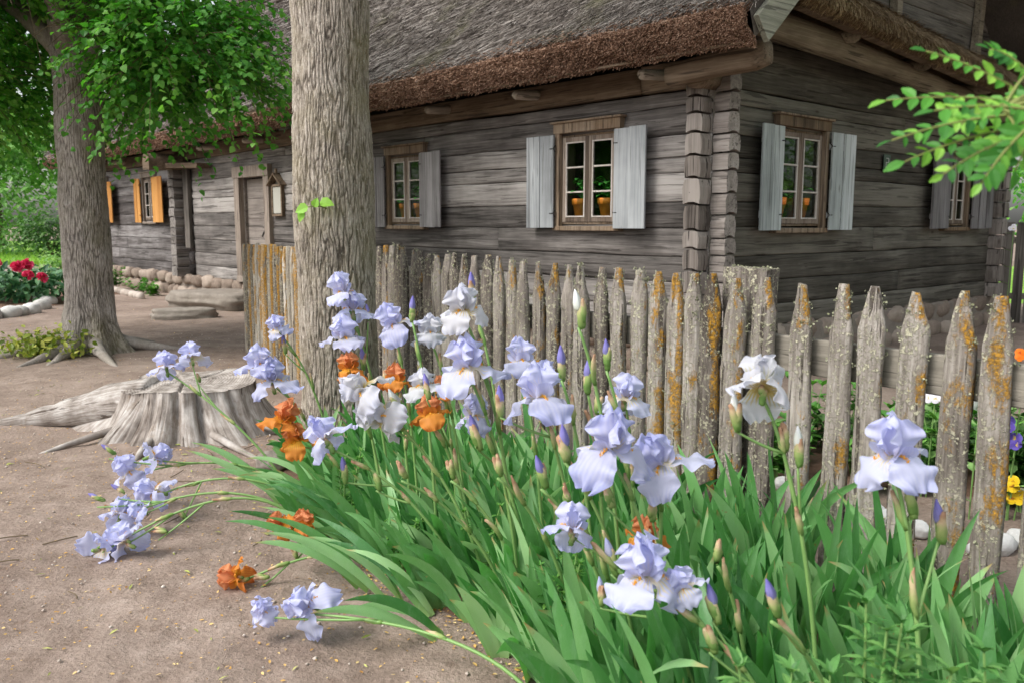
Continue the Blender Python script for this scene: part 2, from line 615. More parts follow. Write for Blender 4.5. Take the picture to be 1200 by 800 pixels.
M['lav'] = petal('lavender_standard', s(226, 222, 234), s(212, 215, 243), s(195, 199, 239))
M['lavfall'] = petal('lavender_fall', s(228, 216, 186), s(209, 212, 240), s(190, 195, 236))
M['pale'] = petal('pale_fall', s(222, 212, 180), s(206, 208, 234), s(182, 187, 230))
M['white'] = petal('white_standard', s(204, 202, 180), s(214, 215, 222), s(206, 209, 226))
M['whitefall'] = petal('white_fall', s(206, 186, 120), s(214, 215, 222), s(206, 209, 226))
M['orange'] = petal('bronze_standard', s(212, 150, 76), s(222, 152, 106), s(204, 122, 80))
M['orangefall'] = petal('orange_fall', s(228, 176, 60), s(220, 144, 64), s(202, 116, 58))
M['beard'] = m_plain('iris_beard', s(236, 176, 60), .8, .2, .2, 90)
M['violet'] = petal('violet_bud', s(170, 172, 200), s(146, 142, 206), s(118, 110, 188), .25)
M['whitebud'] = petal('white_bud', s(200, 210, 170), s(226, 232, 226), s(240, 242, 246), .2)
M['peony'] = petal('peony_petal', s(200, 40, 90), s(214, 44, 92), s(228, 84, 124), .3)
M['pansy_w'] = petal('white_pansy', s(220, 200, 90), s(234, 232, 240), s(240, 238, 246), .2)
M['pansy_p'] = petal('purple_pansy', s(220, 190, 80), s(96, 76, 170), s(120, 104, 200), .2)
M['pansy_y'] = petal('yellow_pansy', s(150, 90, 20), s(236, 196, 30), s(244, 214, 50), .2)
M['pansy_o'] = petal('orange_pansy', s(170, 60, 10), s(236, 118, 22), s(244, 130, 40), .2)
M['pansy_r'] = petal('red_pansy', s(90, 10, 20), s(170, 26, 40), s(190, 40, 50), .2)


# picket: grey split wood with lichen.  pc = (rand, orange amount, 0)
def picketmat(name, orange_lo, pal, tone=.25):
    g = G(name)
    r, v, w, vec = g.attr()
    off = g.n('CombineXYZ', 0, None, X=g.m_('MULTIPLY', g.rand(), 40.), Y=g.m_('MULTIPLY', r, 33.), Z=g.m_('MULTIPLY', g.rand(), 17.))
    co = g.n('VectorMath', 0, dict(operation='ADD'), i0=g.obj(), i1=off)
    b = g.noise(g.map(co, (70, 70, 4)), 1., 6, .65, .25)
    big = g.noise(g.map(co, (6, 6, 2)), 1., 4, .6)
    f = g.m_('ADD', g.m_('MULTIPLY', b, .75), g.m_('MULTIPLY', g.m_('SUBTRACT', big, .5), .6))
    f = g.m_('ADD', f, g.m_('MULTIPLY', g.m_('SUBTRACT', r, .5), tone))
    col = g.ramp(f, [(.2, pal[0]), (.42, pal[1]), (.66, pal[2])])
    crack = g.ramp(g.noise(g.map(co, (34, 34, 1.6)), 1., 3, .5, .5), [(.35, 1), (.385, 0)])
    col = g.mix(g.m_('MULTIPLY', crack, .8), col, s(50, 42, 36))
    crust = g.ramp(g.noise(co, 52., 5, .75), [(.52, 0), (.58, 1)])
    crust = g.m_('MULTIPLY', crust, g.ramp(g.noise(co, 5., 3, .6), [(.3, .1), (.55, .95)]))
    col = g.mix(crust, col, g.mix(g.noise(co, 120., 2), s(150, 144, 116), s(206, 202, 182)))
    om = g.m_('ADD', g.noise(g.map(co, (11, 11, 4.5)), 1., 6, .68, .3), v)
    om = g.ramp(om, [(orange_lo, 0), (orange_lo + .07, 1)])
    ocol = g.ramp(g.noise(co, 60., 5, .75), [(.3, s(112, 84, 34)), (.5, s(172, 126, 36)), (.72, s(208, 156, 58))])
    om = g.m_('MULTIPLY', om, g.ramp(g.noise(co, 75., 5, .8), [(.4, .05), (.52, 1)]))
    col = g.mix(g.m_('MULTIPLY', om, .9), col, ocol)
    h = g.m_('ADD', g.m_('MULTIPLY', b, .6), g.m_('ADD', g.m_('MULTIPLY', crust, .7), g.m_('MULTIPLY', om, .6)))
    h = g.m_('ADD', h, g.m_('MULTIPLY', g.noise(co, 110., 4, .7), .5))
    h = g.m_('SUBTRACT', h, g.m_('MULTIPLY', crack, 1.1))
    return g.out(g.pbr(col, .92, g.bump(h, .9, .007), .15))


PICKPAL = (s(72, 65, 60), s(126, 118, 111), s(178, 171, 164))
M['picket'] = picketmat('lichen_picket', .715, PICKPAL)
M['picket_side'] = picketmat('orange_lichen_picket', .6, (s(104, 96, 86), s(160, 152, 141), s(212, 206, 196)), .55)
M['rail'] = wood('fence_rail', 0, (s(84, 78, 71), s(118, 112, 103), s(148, 142, 131)))
M['lichen'] = leafmat('grey_lichen', s(112, 114, 88), s(150, 152, 126), s(190, 190, 166), .15, .9, .1)
M['lichen_o'] = leafmat('orange_lichen', s(166, 104, 20), s(206, 138, 34), s(232, 168, 60), .1, .9, .1)

# stump
g = G('silver_stump_wood')
r, v, w, vec = g.attr()      # pc = (angle-ish coord, height coord, kind)
uvv = g.n('CombineXYZ', 0, None, X=g.m_('MULTIPLY', r, 150.), Y=g.m_('MULTIPLY', v, 5.), Z=0.)
b = g.noise(uvv, 1., 6, .65, .5)
big = g.noise(g.obj(), 4., 5, .6)
f = g.m_('ADD', g.m_('MULTIPLY', b, .7), g.m_('MULTIPLY', g.m_('SUBTRACT', big, .5), .9))
col = g.ramp(f, [(.14, s(84, 74, 67)), (.34, s(146, 138, 131)), (.62, s(204, 200, 196))])
crack = g.ramp(g.noise(g.map(uvv, (.3, .4, 1)), 1., 4, .6, .6), [(.35, 1), (.39, 0)])
col = g.mix(g.m_('MULTIPLY', crack, .8), col, s(70, 56, 46))
col = g.mix(g.ramp(g.noise(g.obj(), 6., 5, .7), [(.58, 0), (.7, .6)]), col, s(120, 104, 88))
h = g.m_('SUBTRACT', g.m_('MULTIPLY', b, .9), crack)
M['stump'] = g.out(g.pbr(col, .85, g.bump(h, .8, .015), .2))

g = G('stump_cut_face')
co = g.obj()
d = g.n('VectorMath', 1, dict(operation='LENGTH'), i0=g.map(co, (1, 1, 0)))
ring = g.m_('SINE', g.m_('ADD', g.m_('MULTIPLY', d, 300.), g.m_('MULTIPLY', g.noise(co, 4., 4), 16.)))
f = g.m_('ADD', g.m_('MULTIPLY', ring, .06), g.noise(co, 9., 6, .7))
col = g.ramp(f, [(.3, s(92, 84, 77)), (.5, s(146, 138, 131)), (.7, s(186, 180, 174))])
M['stumptop'] = g.out(g.pbr(col, .9, g.bump(f, .6, .01), .15))


def stonemat(name, a, b, c, sc=1.):
    g = G(name)
    r, v, w, vec = g.attr()
    co = g.obj()
    f = g.m_('ADD', g.m_('MULTIPLY', g.noise(co, 7. * sc, 6, .65), .6), g.m_('MULTIPLY', r, .4))
    col = g.ramp(f, [(.25, a), (.5, b), (.75, c)])
    col = g.mix(g.ramp(g.noise(co, 60. * sc, 4, .7), [(.55, 0), (.66, .5)]), col, c)
    return g.out(g.pbr(col, .9, g.bump(g.noise(co, 34. * sc, 6, .7), .6, .01), .2))


M['fieldstone'] = stonemat('foundation_stone', s(106, 93, 83), s(142, 127, 115), s(172, 158, 146))
M['mortar'] = stonemat('mortar', s(104, 94, 86), s(130, 120, 111), s(154, 145, 136))
M['step'] = stonemat('step_stone', s(82, 75, 67), s(116, 108, 99), s(150, 142, 133))
M['whitestone'] = stonemat('whitewashed_stone', s(190, 190, 188), s(222, 222, 220), s(236, 236, 234))
M['greystone'] = stonemat('pale_cobble', s(170, 168, 162), s(200, 198, 194), s(222, 220, 216))
M['cobble'] = stonemat('small_cobble', s(150, 138, 128), s(182, 170, 160), s(206, 196, 186))

# ground
g = G('trodden_earth')
co = g.obj()
n1 = g.noise(co, .8, 6, .65)
n2 = g.noise(co, 5., 6, .65)
n3 = g.noise(co, 48., 5, .7)
f = g.m_('ADD', g.m_('MULTIPLY', n1, .4), g.m_('ADD', g.m_('MULTIPLY', n2, .35), g.m_('MULTIPLY', n3, .35)))
col = g.ramp(f, [(.37, s(97, 83, 74)), (.53, s(137, 121, 110)), (.69, s(170, 154, 143))])
pale = g.ramp(g.noise(co, .45, 6, .7, .6), [(.46, 0), (.62, .38)])
col = g.mix(pale, col, s(168, 152, 140))
damp = g.ramp(g.noise(g.map(co, (1, 1, 1), (7., 3., 0)), .7, 6, .7, .8), [(.52, 0), (.66, .4)])
col = g.mix(damp, col, s(104, 88, 78))
dark = g.ramp(g.noise(co, 11., 6, .75), [(.55, 0), (.66, .5)])
col = g.mix(dark, col, s(106, 86, 74))
grit = g.ramp(g.voro(co, 75.), [(.1, .75), (.17, 0)])
grit = g.m_('MULTIPLY', grit, g.ramp(g.noise(co, 21., 3), [(.52, 0), (.6, 1)]))
col = g.mix(grit, col, s(214, 198, 178))
h = g.m_('ADD', g.m_('MULTIPLY', n2, .8), g.m_('ADD', g.m_('MULTIPLY', n3, .6), g.m_('MULTIPLY', grit, .4)))
M['earth'] = g.out(g.pbr(col, .95, g.bump(h, .9, .03), .12))
M['bedsoil'] = stonemat('bed_soil', s(72, 54, 44), s(104, 82, 68), s(136, 112, 96), 3.)
M['lawn'] = stonemat('lawn_turf', s(84, 126, 48), s(122, 164, 64), s(158, 192, 86), .3)
M['gravel'] = stonemat('gravel_path', s(138, 128, 120), s(166, 156, 148), s(190, 182, 174), 1.)
M['litter'] = leafmat('yellow_litter', s(150, 110, 60), s(196, 158, 92), s(226, 204, 150), .1, .9, .1)
M['litter_g'] = leafmat('green_litter', s(110, 120, 60), s(150, 158, 84), s(190, 190, 120), .1, .9, .1)

# ================================================================== THE LOG HOUSE
HX, HY = 1.89, 8.29
HA = R(-48.5)
house = thing('log_house', 'old grey log house with thatched roof and small shuttered windows behind the fence', 'house', (HX, HY, 0), HA)
RIDGE_Y0 = 7.15 / 2
HL, HW, HH = 20.5, 7.15, 3.02     # long side (towards -x), depth (y), wall height
WT = .2                            # wall thickness


def hw(p):
    """house local -> world"""
    p = np.asarray(p, float)
    return rotz(p, HA) + np.array([HX, HY, 0])


# openings along the long wall (x0,x1,z0,z1) and along the gable wall (y0,y1,z0,z1)
LW = [(-2.0, -1.16, 1.49, 2.46), (-5.42, -4.62, 1.49, 2.42), (-15.5, -14.75, 1.56, 2.5), (-18.9, -18.15, 1.56, 2.5)]
DOOR = (-10.35, -9.3, .5, 2.32)
GW = [(1.1, 2.0, 1.47, 2.47), (5.25, 5.95, 1.47, 2.42)]


def courses(z0, z1, seed, lo=.19, hi=.27):
    r_ = random.Random(seed)
    z = [z0]
    while z[-1] < z1 - .3:
        z.append(z[-1] + r_.uniform(lo, hi))
    z.append(z1)
    return z


CZ = courses(.42, 2.78, 5, .15, .29)


def log_mesh(mb, axis, a0, a1, z0, z1, front, sign, rnd, seed, depth=WT, bul=.03):
    """hewn log: length a0..a1 on axis (0:x,1:y); visible face at coordinate `front`, thickness inward; sign=+1 inward is +"""
    n = max(3, int((a1 - a0) / .16) + 1)
    a = np.linspace(a0, a1, n)
    ph = seed * 7.31
    zt = z1 - .002 + .018 * pn(np.stack([a * .45, a * 0 + ph, a * 0], 1)) + .006 * pn(np.stack([a * 3, a * 0 + ph, a * 0], 1))
    zb = z0 + .002 + .018 * pn(np.stack([a * .45, a * 0 + ph - 7.31, a * 0], 1)) + .006 * pn(np.stack([a * 3, a * 0 + ph + 3, a * 0], 1))
    h = zt - zb
    prof = [(0.0, .018), (.016, .006), (.06, .001), (.3, -bul * .1), (.5, -bul * .15), (.72, -bul * .1), (.94, .001), (.984, .005), (1., .018)]
    V = np.zeros((n, len(prof) + 2, 3))
    for k, (t, d) in enumerate(prof):
        z = zb + h * t
        w = .011 * fbm(np.stack([a * 1.3, z * 9 + ph, a * 0 + ph], 1), 3) + .004 * pn(np.stack([a * 6, z * 40, a * 0 + ph], 1))
        V[:, k, axis] = a
        V[:, k, 1 - axis] = front + sign * (d + w)
        V[:, k, 2] = z
    for k, z in ((len(prof), zt), (len(prof) + 1, zb)):
        V[:, k, axis] = a
        V[:, k, 1 - axis] = front + sign * depth
        V[:, k, 2] = z
    m = len(prof) + 2
    F = [gridF(n, m, True), np.arange(m)[None, ::-1], (np.arange(m) + (n - 1) * m)[None]]
    if (axis == 1) ^ (sign < 0):
        F = [f[:, ::-1] for f in F]
    mb.add(V.reshape(-1, 3), F, rnd)


def wall(mb, axis, a0, a1, front, sign, opens, zs, seed, joints=True, dark=None):
    r_ = random.Random(seed)
    for i in range(len(zs) - 1):
        z0, z1 = zs[i], zs[i + 1]
        rnd = r_.random()
        segs = [(a0, a1, z0, z1)]
        for (o0, o1, oz0, oz1) in opens:
            if z1 <= oz0 or z0 >= oz1:
                continue
            ns = []
            for (b0, b1, c0, c1) in segs:
                if b1 <= o0 or b0 >= o1:
                    ns.append((b0, b1, c0, c1))
                    continue
                if o0 - b0 > .03:
                    ns.append((b0, o0, c0, c1))
                if b1 - o1 > .03:
                    ns.append((o1, b1, c0, c1))
                if oz0 - c0 > .03:
                    ns.append((max(b0, o0) + .003, min(b1, o1) - .003, c0, oz0))
                if c1 - oz1 > .03:
                    ns.append((max(b0, o0) + .003, min(b1, o1) - .003, oz1, c1))
            segs = ns
        # a joint in a long log now and then
        out = []
        for q in segs:
            L = q[1] - q[0]
            if joints and L > 5 and r_.random() < .75:
                x = q[0] + L * r_.uniform(.3, .7)
                out += [(q[0], x - .002, q[2], q[3]), (x + .002, q[1], q[2], q[3])]
            else:
                out.append(q)
        for q in out:
            log_mesh(mb, axis, *q, front, sign, min(1, max(0, rnd + r_.uniform(-.15, .15))), i + seed * 3)


mb = MB()
wall(mb, 0, -12.7, -.003, 0, 1, LW[:2] + [DOOR], CZ, 5)
mb.build('long_wall', M['log_x'], house, True)
mb = MB()
wall(mb, 0, -HL, -13.05, 0, 1, LW[2:], CZ, 8)
mb.build('far_wall', M['log_dark'], house, True)
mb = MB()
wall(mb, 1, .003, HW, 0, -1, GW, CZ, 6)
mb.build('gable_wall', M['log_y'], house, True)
# back and far gable (out of sight, close the house)
mb = MB()
mb.add(*bar((-HL, HW, 1.6), (0, HW, 1.6), .16, 2.9, seg=3))
mb.build('back_wall', M['log_x'], house)
mb = MB()
mb.add(*bar((-HL, 0, 1.6), (-HL, HW, 1.6), .16, 2.9, seg=3))
mb.build('far_gable_wall', M['log_y'], house)
mb = MB()
q = np.array([(-HL, .0, 2.9), (-HL, HW, 2.9), (-HL, RIDGE_Y0, 6.95), (-HL + .06, .0, 2.9), (-HL + .06, HW, 2.9), (-HL + .06, RIDGE_Y0, 6.95)])
mb.add(q, [np.array([[0, 1, 2], [5, 4, 3]]), np.array([[0, 2, 5, 3], [1, 4, 5, 2], [0, 3, 4, 1]])], .3)
mb.build('far_gable_boards', M['gable'], house)
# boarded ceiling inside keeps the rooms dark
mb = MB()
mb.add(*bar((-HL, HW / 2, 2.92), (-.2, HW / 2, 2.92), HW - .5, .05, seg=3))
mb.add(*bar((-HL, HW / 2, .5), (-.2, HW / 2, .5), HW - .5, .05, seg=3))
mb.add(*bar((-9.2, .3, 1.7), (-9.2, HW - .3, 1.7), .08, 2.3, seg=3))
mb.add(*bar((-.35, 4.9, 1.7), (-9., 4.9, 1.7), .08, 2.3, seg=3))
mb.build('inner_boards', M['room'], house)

# dark band behind the log seams
for o in [(-12.7, -10.45), (-9.2, -5.5), (-4.55, -2.1), (-1.06, -.02), (-18., -15.6)]:
    mb = MB()
    mb.add(*bar((o[0], .11, 1.6), (o[1], .11, 1.6), .06, 2.3, seg=2, wob=0))
    mb.build('seam_band', M['log_dark'], house)
for o in [(0.02, 1.0), (2.1, 5.15), (6.05, 7.1)]:
    mb = MB()
    mb.add(*bar((-.11, o[0], 1.6), (-.11, o[1], 1.6), .06, 2.3, seg=2, wob=0))
    mb.build('seam_band', M['log_dark'], house)

# corner: projecting notched log ends
def log_ends(mb, x, y, axis, sgn, zs, seed, half, ln):
    r_ = random.Random(seed)
    for i in range(len(zs) - 1):
        z0, z1 = zs[i] + .003, zs[i + 1] - .003
        L = ln + r_.uniform(-.01, .012)
        zc, h = (z0 + z1) / 2, z1 - z0
        w = half * 2 + r_.uniform(-.008, .008)
        c = min(h * .12, .02)
        n = 5
        t = np.linspace(0, 1, n)
        path = np.zeros((n, 3))
        path[:, axis] = (x, y)[axis] + sgn * L * t
        path[:, 1 - axis] = (x, y)[1 - axis]
        path[:, 2] = zc
        pr = np.array([(-w / 2, -h / 2), (-w / 6, -h / 2 + .02), (w / 6, -h / 2 + .02), (w / 2, -h / 2), (w / 2 + .008, -h * .2), (w / 2 + .008, h * .15), (w / 2 - c * .45, h / 2 - .012),
                       (w / 6, h / 2), (-w / 6, h / 2), (-w / 2 + c * .45, h / 2 - .012), (-w / 2 - .008, h * .15), (-w / 2 - .008, -h * .2)])
        PR = np.repeat(pr[None], n, 0)
        PR[-1] *= .985
        V, F = sweep(path, PR)
        off = rng.uniform(0, 99, 3)
        V = V + .005 * np.stack([fbm(V * 9 + off, 3), fbm(V * 9 + off + 9, 3), .3 * fbm(V * 7 + off + 21, 2)], 1)
        mb.add(V, F, r_.random())


mb = MB()
log_ends(mb, -.1, .02, 1, -1, courses(.42, 2.9, 21, .15, .27), 21, .092, .18)
mb.build('corner_log_ends', M['log_end'], house, False)
mb = MB()
log_ends(mb, -.02, .1, 0, 1, courses(.42, 2.9, 23, .15, .27), 23, .086, .19)
mb.build('corner_log_ends', wood('long_log_ends', 0, (s(90, 84, 80), s(140, 132, 126), s(178, 170, 164))), house, False)
mb = MB()
log_ends(mb, -.02, HW - .1, 0, 1, courses(.42, 2.9, 25, .18, .26), 25, .095, .21)
mb.build('corner_log_ends', M['log_end'], house, False)
# inner cross wall shows as a column of log ends with a plank
mb = MB()
log_ends(mb, -13.2, .02, 1, -1, courses(.4, 2.85, 27, .16, .24), 27, .14, .28)
mb.build('cross_wall_log_ends', wood('dark_log_ends', 1, (s(64, 58, 54), s(100, 94, 90), s(150, 144, 140))), house, False)
mb = MB()
mb.add(*bar((-12.86, -.05, 1.0), (-12.86, -.05, 2.72), .26, .08, up=(0, 1, 0)))
mb.build('corner_plank', M['plank_z'], house)
# hollowed beam end with a round nose
mb = MB()
a = np.linspace(0, pi, 9)
pr = np.concatenate([np.stack([.17 * np.cos(a), .17 * np.sin(a) + .02], 1), [(-.17, -.13), (-.06, -.13), (.06, -.13), (.17, -.13)]])
V, F = sweep(np.array([(-13.15, -.02, 2.72), (-13.15, -.3, 2.715), (-13.15, -.72, 2.71)]), pr)
mb.add(V, F, .4)
V, F = sweep(np.array([(-13.15, -.722, 2.71), (-13.15, -.75, 2.71)]), pr * 1.06)
mb.add(V, F, .45)
V, F = bar((-12.98, -.3, 2.66), (-11.6, -.2, 2.6), .26, .1)
mb.add(V, F, .05)
mb.build('carved_beam_end', M['beam'], house, False)

# wall plate: top log with long beam below the eave, running past the corner
mb = MB()
log_mesh(mb, 0, -12.9, -.85, 2.785, 3.04, -.06, 1, .25, 3, .3)
log_mesh(mb, 0, -HL, -13.4, 2.785, 3.04, -.06, 1, .2, 4, .3)
log_mesh(mb, 0, -.845, -.22, 2.785, 3.04, -.045, 1, .8, 5, .3)
mb.build('wall_plate', M['beam'], house, True)
mb = MB()
log_mesh(mb, 1, -.02, HW, 2.785, 3.3, 0.004, -1, .2, 9, .2)
mb.build('gable_plate', M['log_y'], house, True)
# the plate's round-nosed end at the corner (bracket log)
mb = MB()
n = 9
t = np.linspace(0, 1, n)
path = np.stack([-.25 + 1.02 * t, np.full(n, -.33), 2.86 + .07 * t], 1)
pr = rrect(.2, .24, .07)
PR = np.stack([pr * (1, .8 + .25 * q) for q in t])
PR[-1] *= .8
V, F = sweep(path, PR)
V = V + .008 * np.stack([pn(V * 5), pn(V * 5 + 9), pn(V * 5 + 20)], 1)
mb.add(V, F, .5)
mb.add(*tube([(-.02, -.3, 2.84), (-.02, .05, 2.84)], .11, 10), .3)
mb.build('plate_bracket', M['beam'], house, True)

# rafter pole ends under the eave
for x in (-.55, -2.35, -4.0, -6.4, -9.3, -11.3, -14.2, -16.6):
    mb = MB()
    V, F = tube([(x, .3, 2.96), (x, -.2, 2.92), (x + .01, -.4, 2.9), (x + .01, -.43, 2.895)], [.055, .055, .05, .03], 10)
    mb.add(V + .006 * np.stack([pn(V * 9), pn(V * 9 + 5), pn(V * 9 + 11)], 1), F, rng.random())
    mb.build('rafter_end', M['rafter'], house, True)

# gable purlin with two cross-pole ends
mb = MB()
n = 30
t = np.linspace(0, 1, n)
path = np.stack([np.full(n, .32) + .02 * np.sin(t * 5), -.35 + 7.7 * t, 3.36 - .37 * t + .015 * np.sin(t * 7)], 1)
V, F = tube(path, .125 + .01 * np.sin(t * 9), 14)
V = V + .008 * np.stack([pn(V * 6), pn(V * 2 + 5), pn(V * 6 + 11)], 1)
mb.add(V, F, .5)
mb.build('gable_purlin', M['beam_y'], house, True)
for y in (1.55, 3.2, 5.0):
    mb = MB()
    V, F = tube([(0., y, 3.5 - .05 * y), (.3, y, 3.46 - .05 * y), (.56, y, 3.42 - .05 * y), (.6, y, 3.415 - .05 * y)], [.065, .065, .06, .035], 10)
    mb.add(V, F, rng.random())
    mb.build('rafter_end', M['beam_y'], house, True)
mb = MB()
mb.add(*bar((.6, .35, 3.46), (.6, 7., 3.05), .1, .06), .3)
mb.add(*bar((-12, -.63, 2.975), (.75, -.63, 2.975), .04, .025), .3)
mb.add(*bar((-HL, -.63, 2.975), (-12.02, -.63, 2.975), .04, .025), .3)
mb.build('eave_lath', M['beam'], house)

# ---------------------------------------------------------------- roof
SL = (7.15 - 3.25) / (HW / 2 + .72)          # slope
SA = math.atan(SL)
RIDGE_Y, RIDGE_Z = HW / 2, 7.15
sd = np.array([0, cos(SA), sin(SA)])         # up the slope
sn = np.array([0, -sin(SA), cos(SA)])        # outward normal
XE0, XE1 = -HL - .6, .84
slope_len = (HW / 2 + .72) / cos(SA)


def thatch_top(x, t):
    """point on the front thatch surface; t along slope (m) from the eave edge"""
    x, t = np.broadcast_arrays(np.asarray(x, float), np.asarray(t, float))
    p = np.zeros(x.shape + (3,))
    p[..., 0] = x
    p[..., 1] = -.72
    p[..., 2] = 3.25
    p = p + sd * t[..., None]
    q = np.stack([x * .5, t * .7, x * 0], -1)
    q2 = np.stack([x * 3.5, t * 2.5, x * 0 + 3], -1)
    bump_ = .035 * fbm(q, 3) + .006 * pn(q2) - .07 * np.exp(-((t) / .10) ** 2)
    return p + sn * bump_[..., None]


roof = MB()
nx, nt = 190, 44
xs = np.linspace(XE0, XE1, nx)
ts = slope_len * np.linspace(0, 1, nt) ** 1.2
X, T = np.meshgrid(xs, ts, indexing='ij')
P = thatch_top(X, T)
pc = np.zeros(P.shape)
pc[..., 0] = .3
roof.add(P.reshape(-1, 3), gridF(nx, nt)[:, ::-1], pc.reshape(-1, 3))
# back slope, plain
B = np.array([(XE0, RIDGE_Y, RIDGE_Z), (XE1, RIDGE_Y, RIDGE_Z), (XE1, HW + .72, 3.25), (XE0, HW + .72, 3.25)])
roof.add(B, np.array([[0, 1, 2, 3]]), .3)
# underside
und = []
for x in (XE0, XE1):
    und += [(x, -.64, 2.99), (x, RIDGE_Y, RIDGE_Z - .42), (x, HW + .64, 2.99)]
roof.add(np.array(und), np.array([[0, 1, 4, 3], [1, 2, 5, 4]]), .15)
# verge faces
for x, f in ((XE0, 1), (XE1, -1)):
    q = np.array([(x, -.64, 2.99), (x, -.72, 3.2), (x, RIDGE_Y, RIDGE_Z - .02), (x, RIDGE_Y, RIDGE_Z - .42), (x, HW + .72, 3.25), (x, HW + .64, 2.99)])
    roof.add(q, np.array([[0, 1, 2, 3], [3, 2, 4, 5]])[:, ::f], .2)
# reed stalks lying on the slope, denser close to the viewer
N = 150000
xx = XE1 - (XE1 - XE0) * rng.random(N) ** 1.7
tt = slope_len * rng.random(N) ** 1.15
ln = rng.uniform(.07, .22, N) * (1 + .05 * np.abs(xx))
wd = rng.uniform(.004, .0085, N) * (1 + .09 * np.abs(xx))
base = thatch_top(xx, tt)
# reeds fall slightly aslant
dirv = -sd + np.array([1, 0, 0]) * rng.normal(0.1, .42, N)[:, None] + sn * rng.uniform(.0, .3, N)[:, None]
dirv = unit(dirv)
side = np.cross(dirv, sn + rng.normal(0, .4, (N, 3)))
side = unit(side) * wd[:, None] / 2
b0 = base + sn * -.01
tipv = base + dirv * ln[:, None]
keep = (tt > .08 + .14 * rng.random(N))
V = np.stack([b0 - side, b0 + side, tipv + side * .7, tipv - side * .7], 1)[keep].reshape(-1, 3)
k = keep.sum()
rr = np.clip(rng.normal(.5, .24, k), 0, 1)
roof.add(V, np.arange(k * 4).reshape(-1, 4), np.repeat(rr, 4))
thatch = roof.build('thatched_roof', M['thatch'], house, False)

# brown cut edge of the eave: rounded face + thousands of short reed ends
ev = MB()
nx, nv = 260, 9
xs = np.linspace(XE0 + .02, XE1 - .015, nx)
vs = np.linspace(0, 1, nv)
X, W = np.meshgrid(xs, vs, indexing='ij')
e0, e1 = np.array([0, -.58, 2.965]), np.array([0, -.75, 3.245])
def eave_pt(X, W):
    P = e0 * (1 - W[..., None]) + e1 * W[..., None]
    P = P + np.array([0, -.045, -.012]) * np.sin(W * pi)[..., None]
    P[..., 0] = X
    P[..., 2] += .02 * fbm(np.stack([X * .9, W * 0, W * 0], -1), 3)
    P[..., 1] -= .03 * fbm(np.stack([X * 5, W * 3, W * 0 + 5], -1), 4)
    return P
ev.add(eave_pt(X, W).reshape(-1, 3), gridF(nx, nv), .35)
N = 84000
xx = XE1 - .02 - (XE1 - XE0 - .04) * rng.random(N) ** 1.8
wv = rng.random(N)
c = eave_pt(xx, wv)
up_ = np.where(rng.random(N) < .13, np.abs(rng.normal(0, .08, N)), -1)      # cut ends straggle up on to the slope
c = np.where((up_ > 0)[:, None], thatch_top(xx, np.maximum(up_, 0)) + sn * .012, c)
d = unit(np.array([0, -.85, -.45]) + rng.normal(0, .28, (N, 3)))
rad = rng.uniform(.003, .006, N) * (1 + .08 * np.abs(xx))
t1, t2 = frames(d, rng)
L = rng.uniform(.008, .06, N)
tri = []
for k_ in range(3):
    a_ = k_ * 2 * pi / 3
    o_ = (t1 * cos(a_) + t2 * sin(a_)) * rad[:, None]
    tri.append((c + o_, c + d * L[:, None] + o_))
V = np.stack([tri[0][0], tri[1][0], tri[2][0], tri[0][1], tri[1][1], tri[2][1]], 1).reshape(-1, 3)
i6 = (np.arange(N) * 6)[:, None]
F4 = np.concatenate([i6 + np.array([[0, 1, 4, 3]]), i6 + np.array([[1, 2, 5, 4]]), i6 + np.array([[2, 0, 3, 5]])])
F3 = i6 + np.array([[3, 4, 5]])
ev.add(V, [F4, F3], np.repeat(np.clip(rng.normal(.5, .28, N), 0, 1), 6))
ev.build('thatch_eave', M['eave'], house, False)

# ridge capping: two stepped straw rolls with poles
rg = MB()
n = 80
t = np.linspace(0, 1, n)
for (yo, zo, w, h) in ((-.02, .02, .9, .34), (-.02, .22, .5, .22)):
    path = np.stack([XE0 + (XE1 - XE0) * t, np.full(n, RIDGE_Y + yo), RIDGE_Z + zo + .03 * fbm(np.stack([t * 30, t * 0, t * 0], 1), 2)], 1)
    V, F = sweep(path, rrect(w, h, .12))
    V = V + .03 * np.stack([pn(V * 4), pn(V * 4 + 3), pn(V * 4 + 8)], 1)
    rg.add(V, F, .4)
for yo in (-.62, -.36):
    p = np.array([RIDGE_Y + yo, RIDGE_Z + yo * -SL * -1 + .1])
    rg.add(*tube([(XE0, p[0], p[1]), ((XE0 + XE1) / 2, p[0], p[1] + .02), (XE1, p[0], p[1])], .045, 6), .25)
rg.build('ridge_cap', M['thatch'], house, True)

# verge plank along the slope at the gable end
mb = MB()
p0 = np.array([.87, -.6, 3.06])
p1 = p0 + sd * 4.9
V, F = bar(p0, p1, .05, .25, .005, 26, .004, up=sn)
# oblique cut at the lower end
mb.add(V, F, .5)
mb.build('verge_plank', M['verge'], house)
mb = MB()
q0 = np.array([.87, HW + .6, 3.06])
mb.add(*bar(q0, q0 + np.array([0, -cos(SA), sin(SA)]) * 4.9, .05, .25, .005, 26, .004), .4)
mb.build('verge_plank', M['verge'], house)

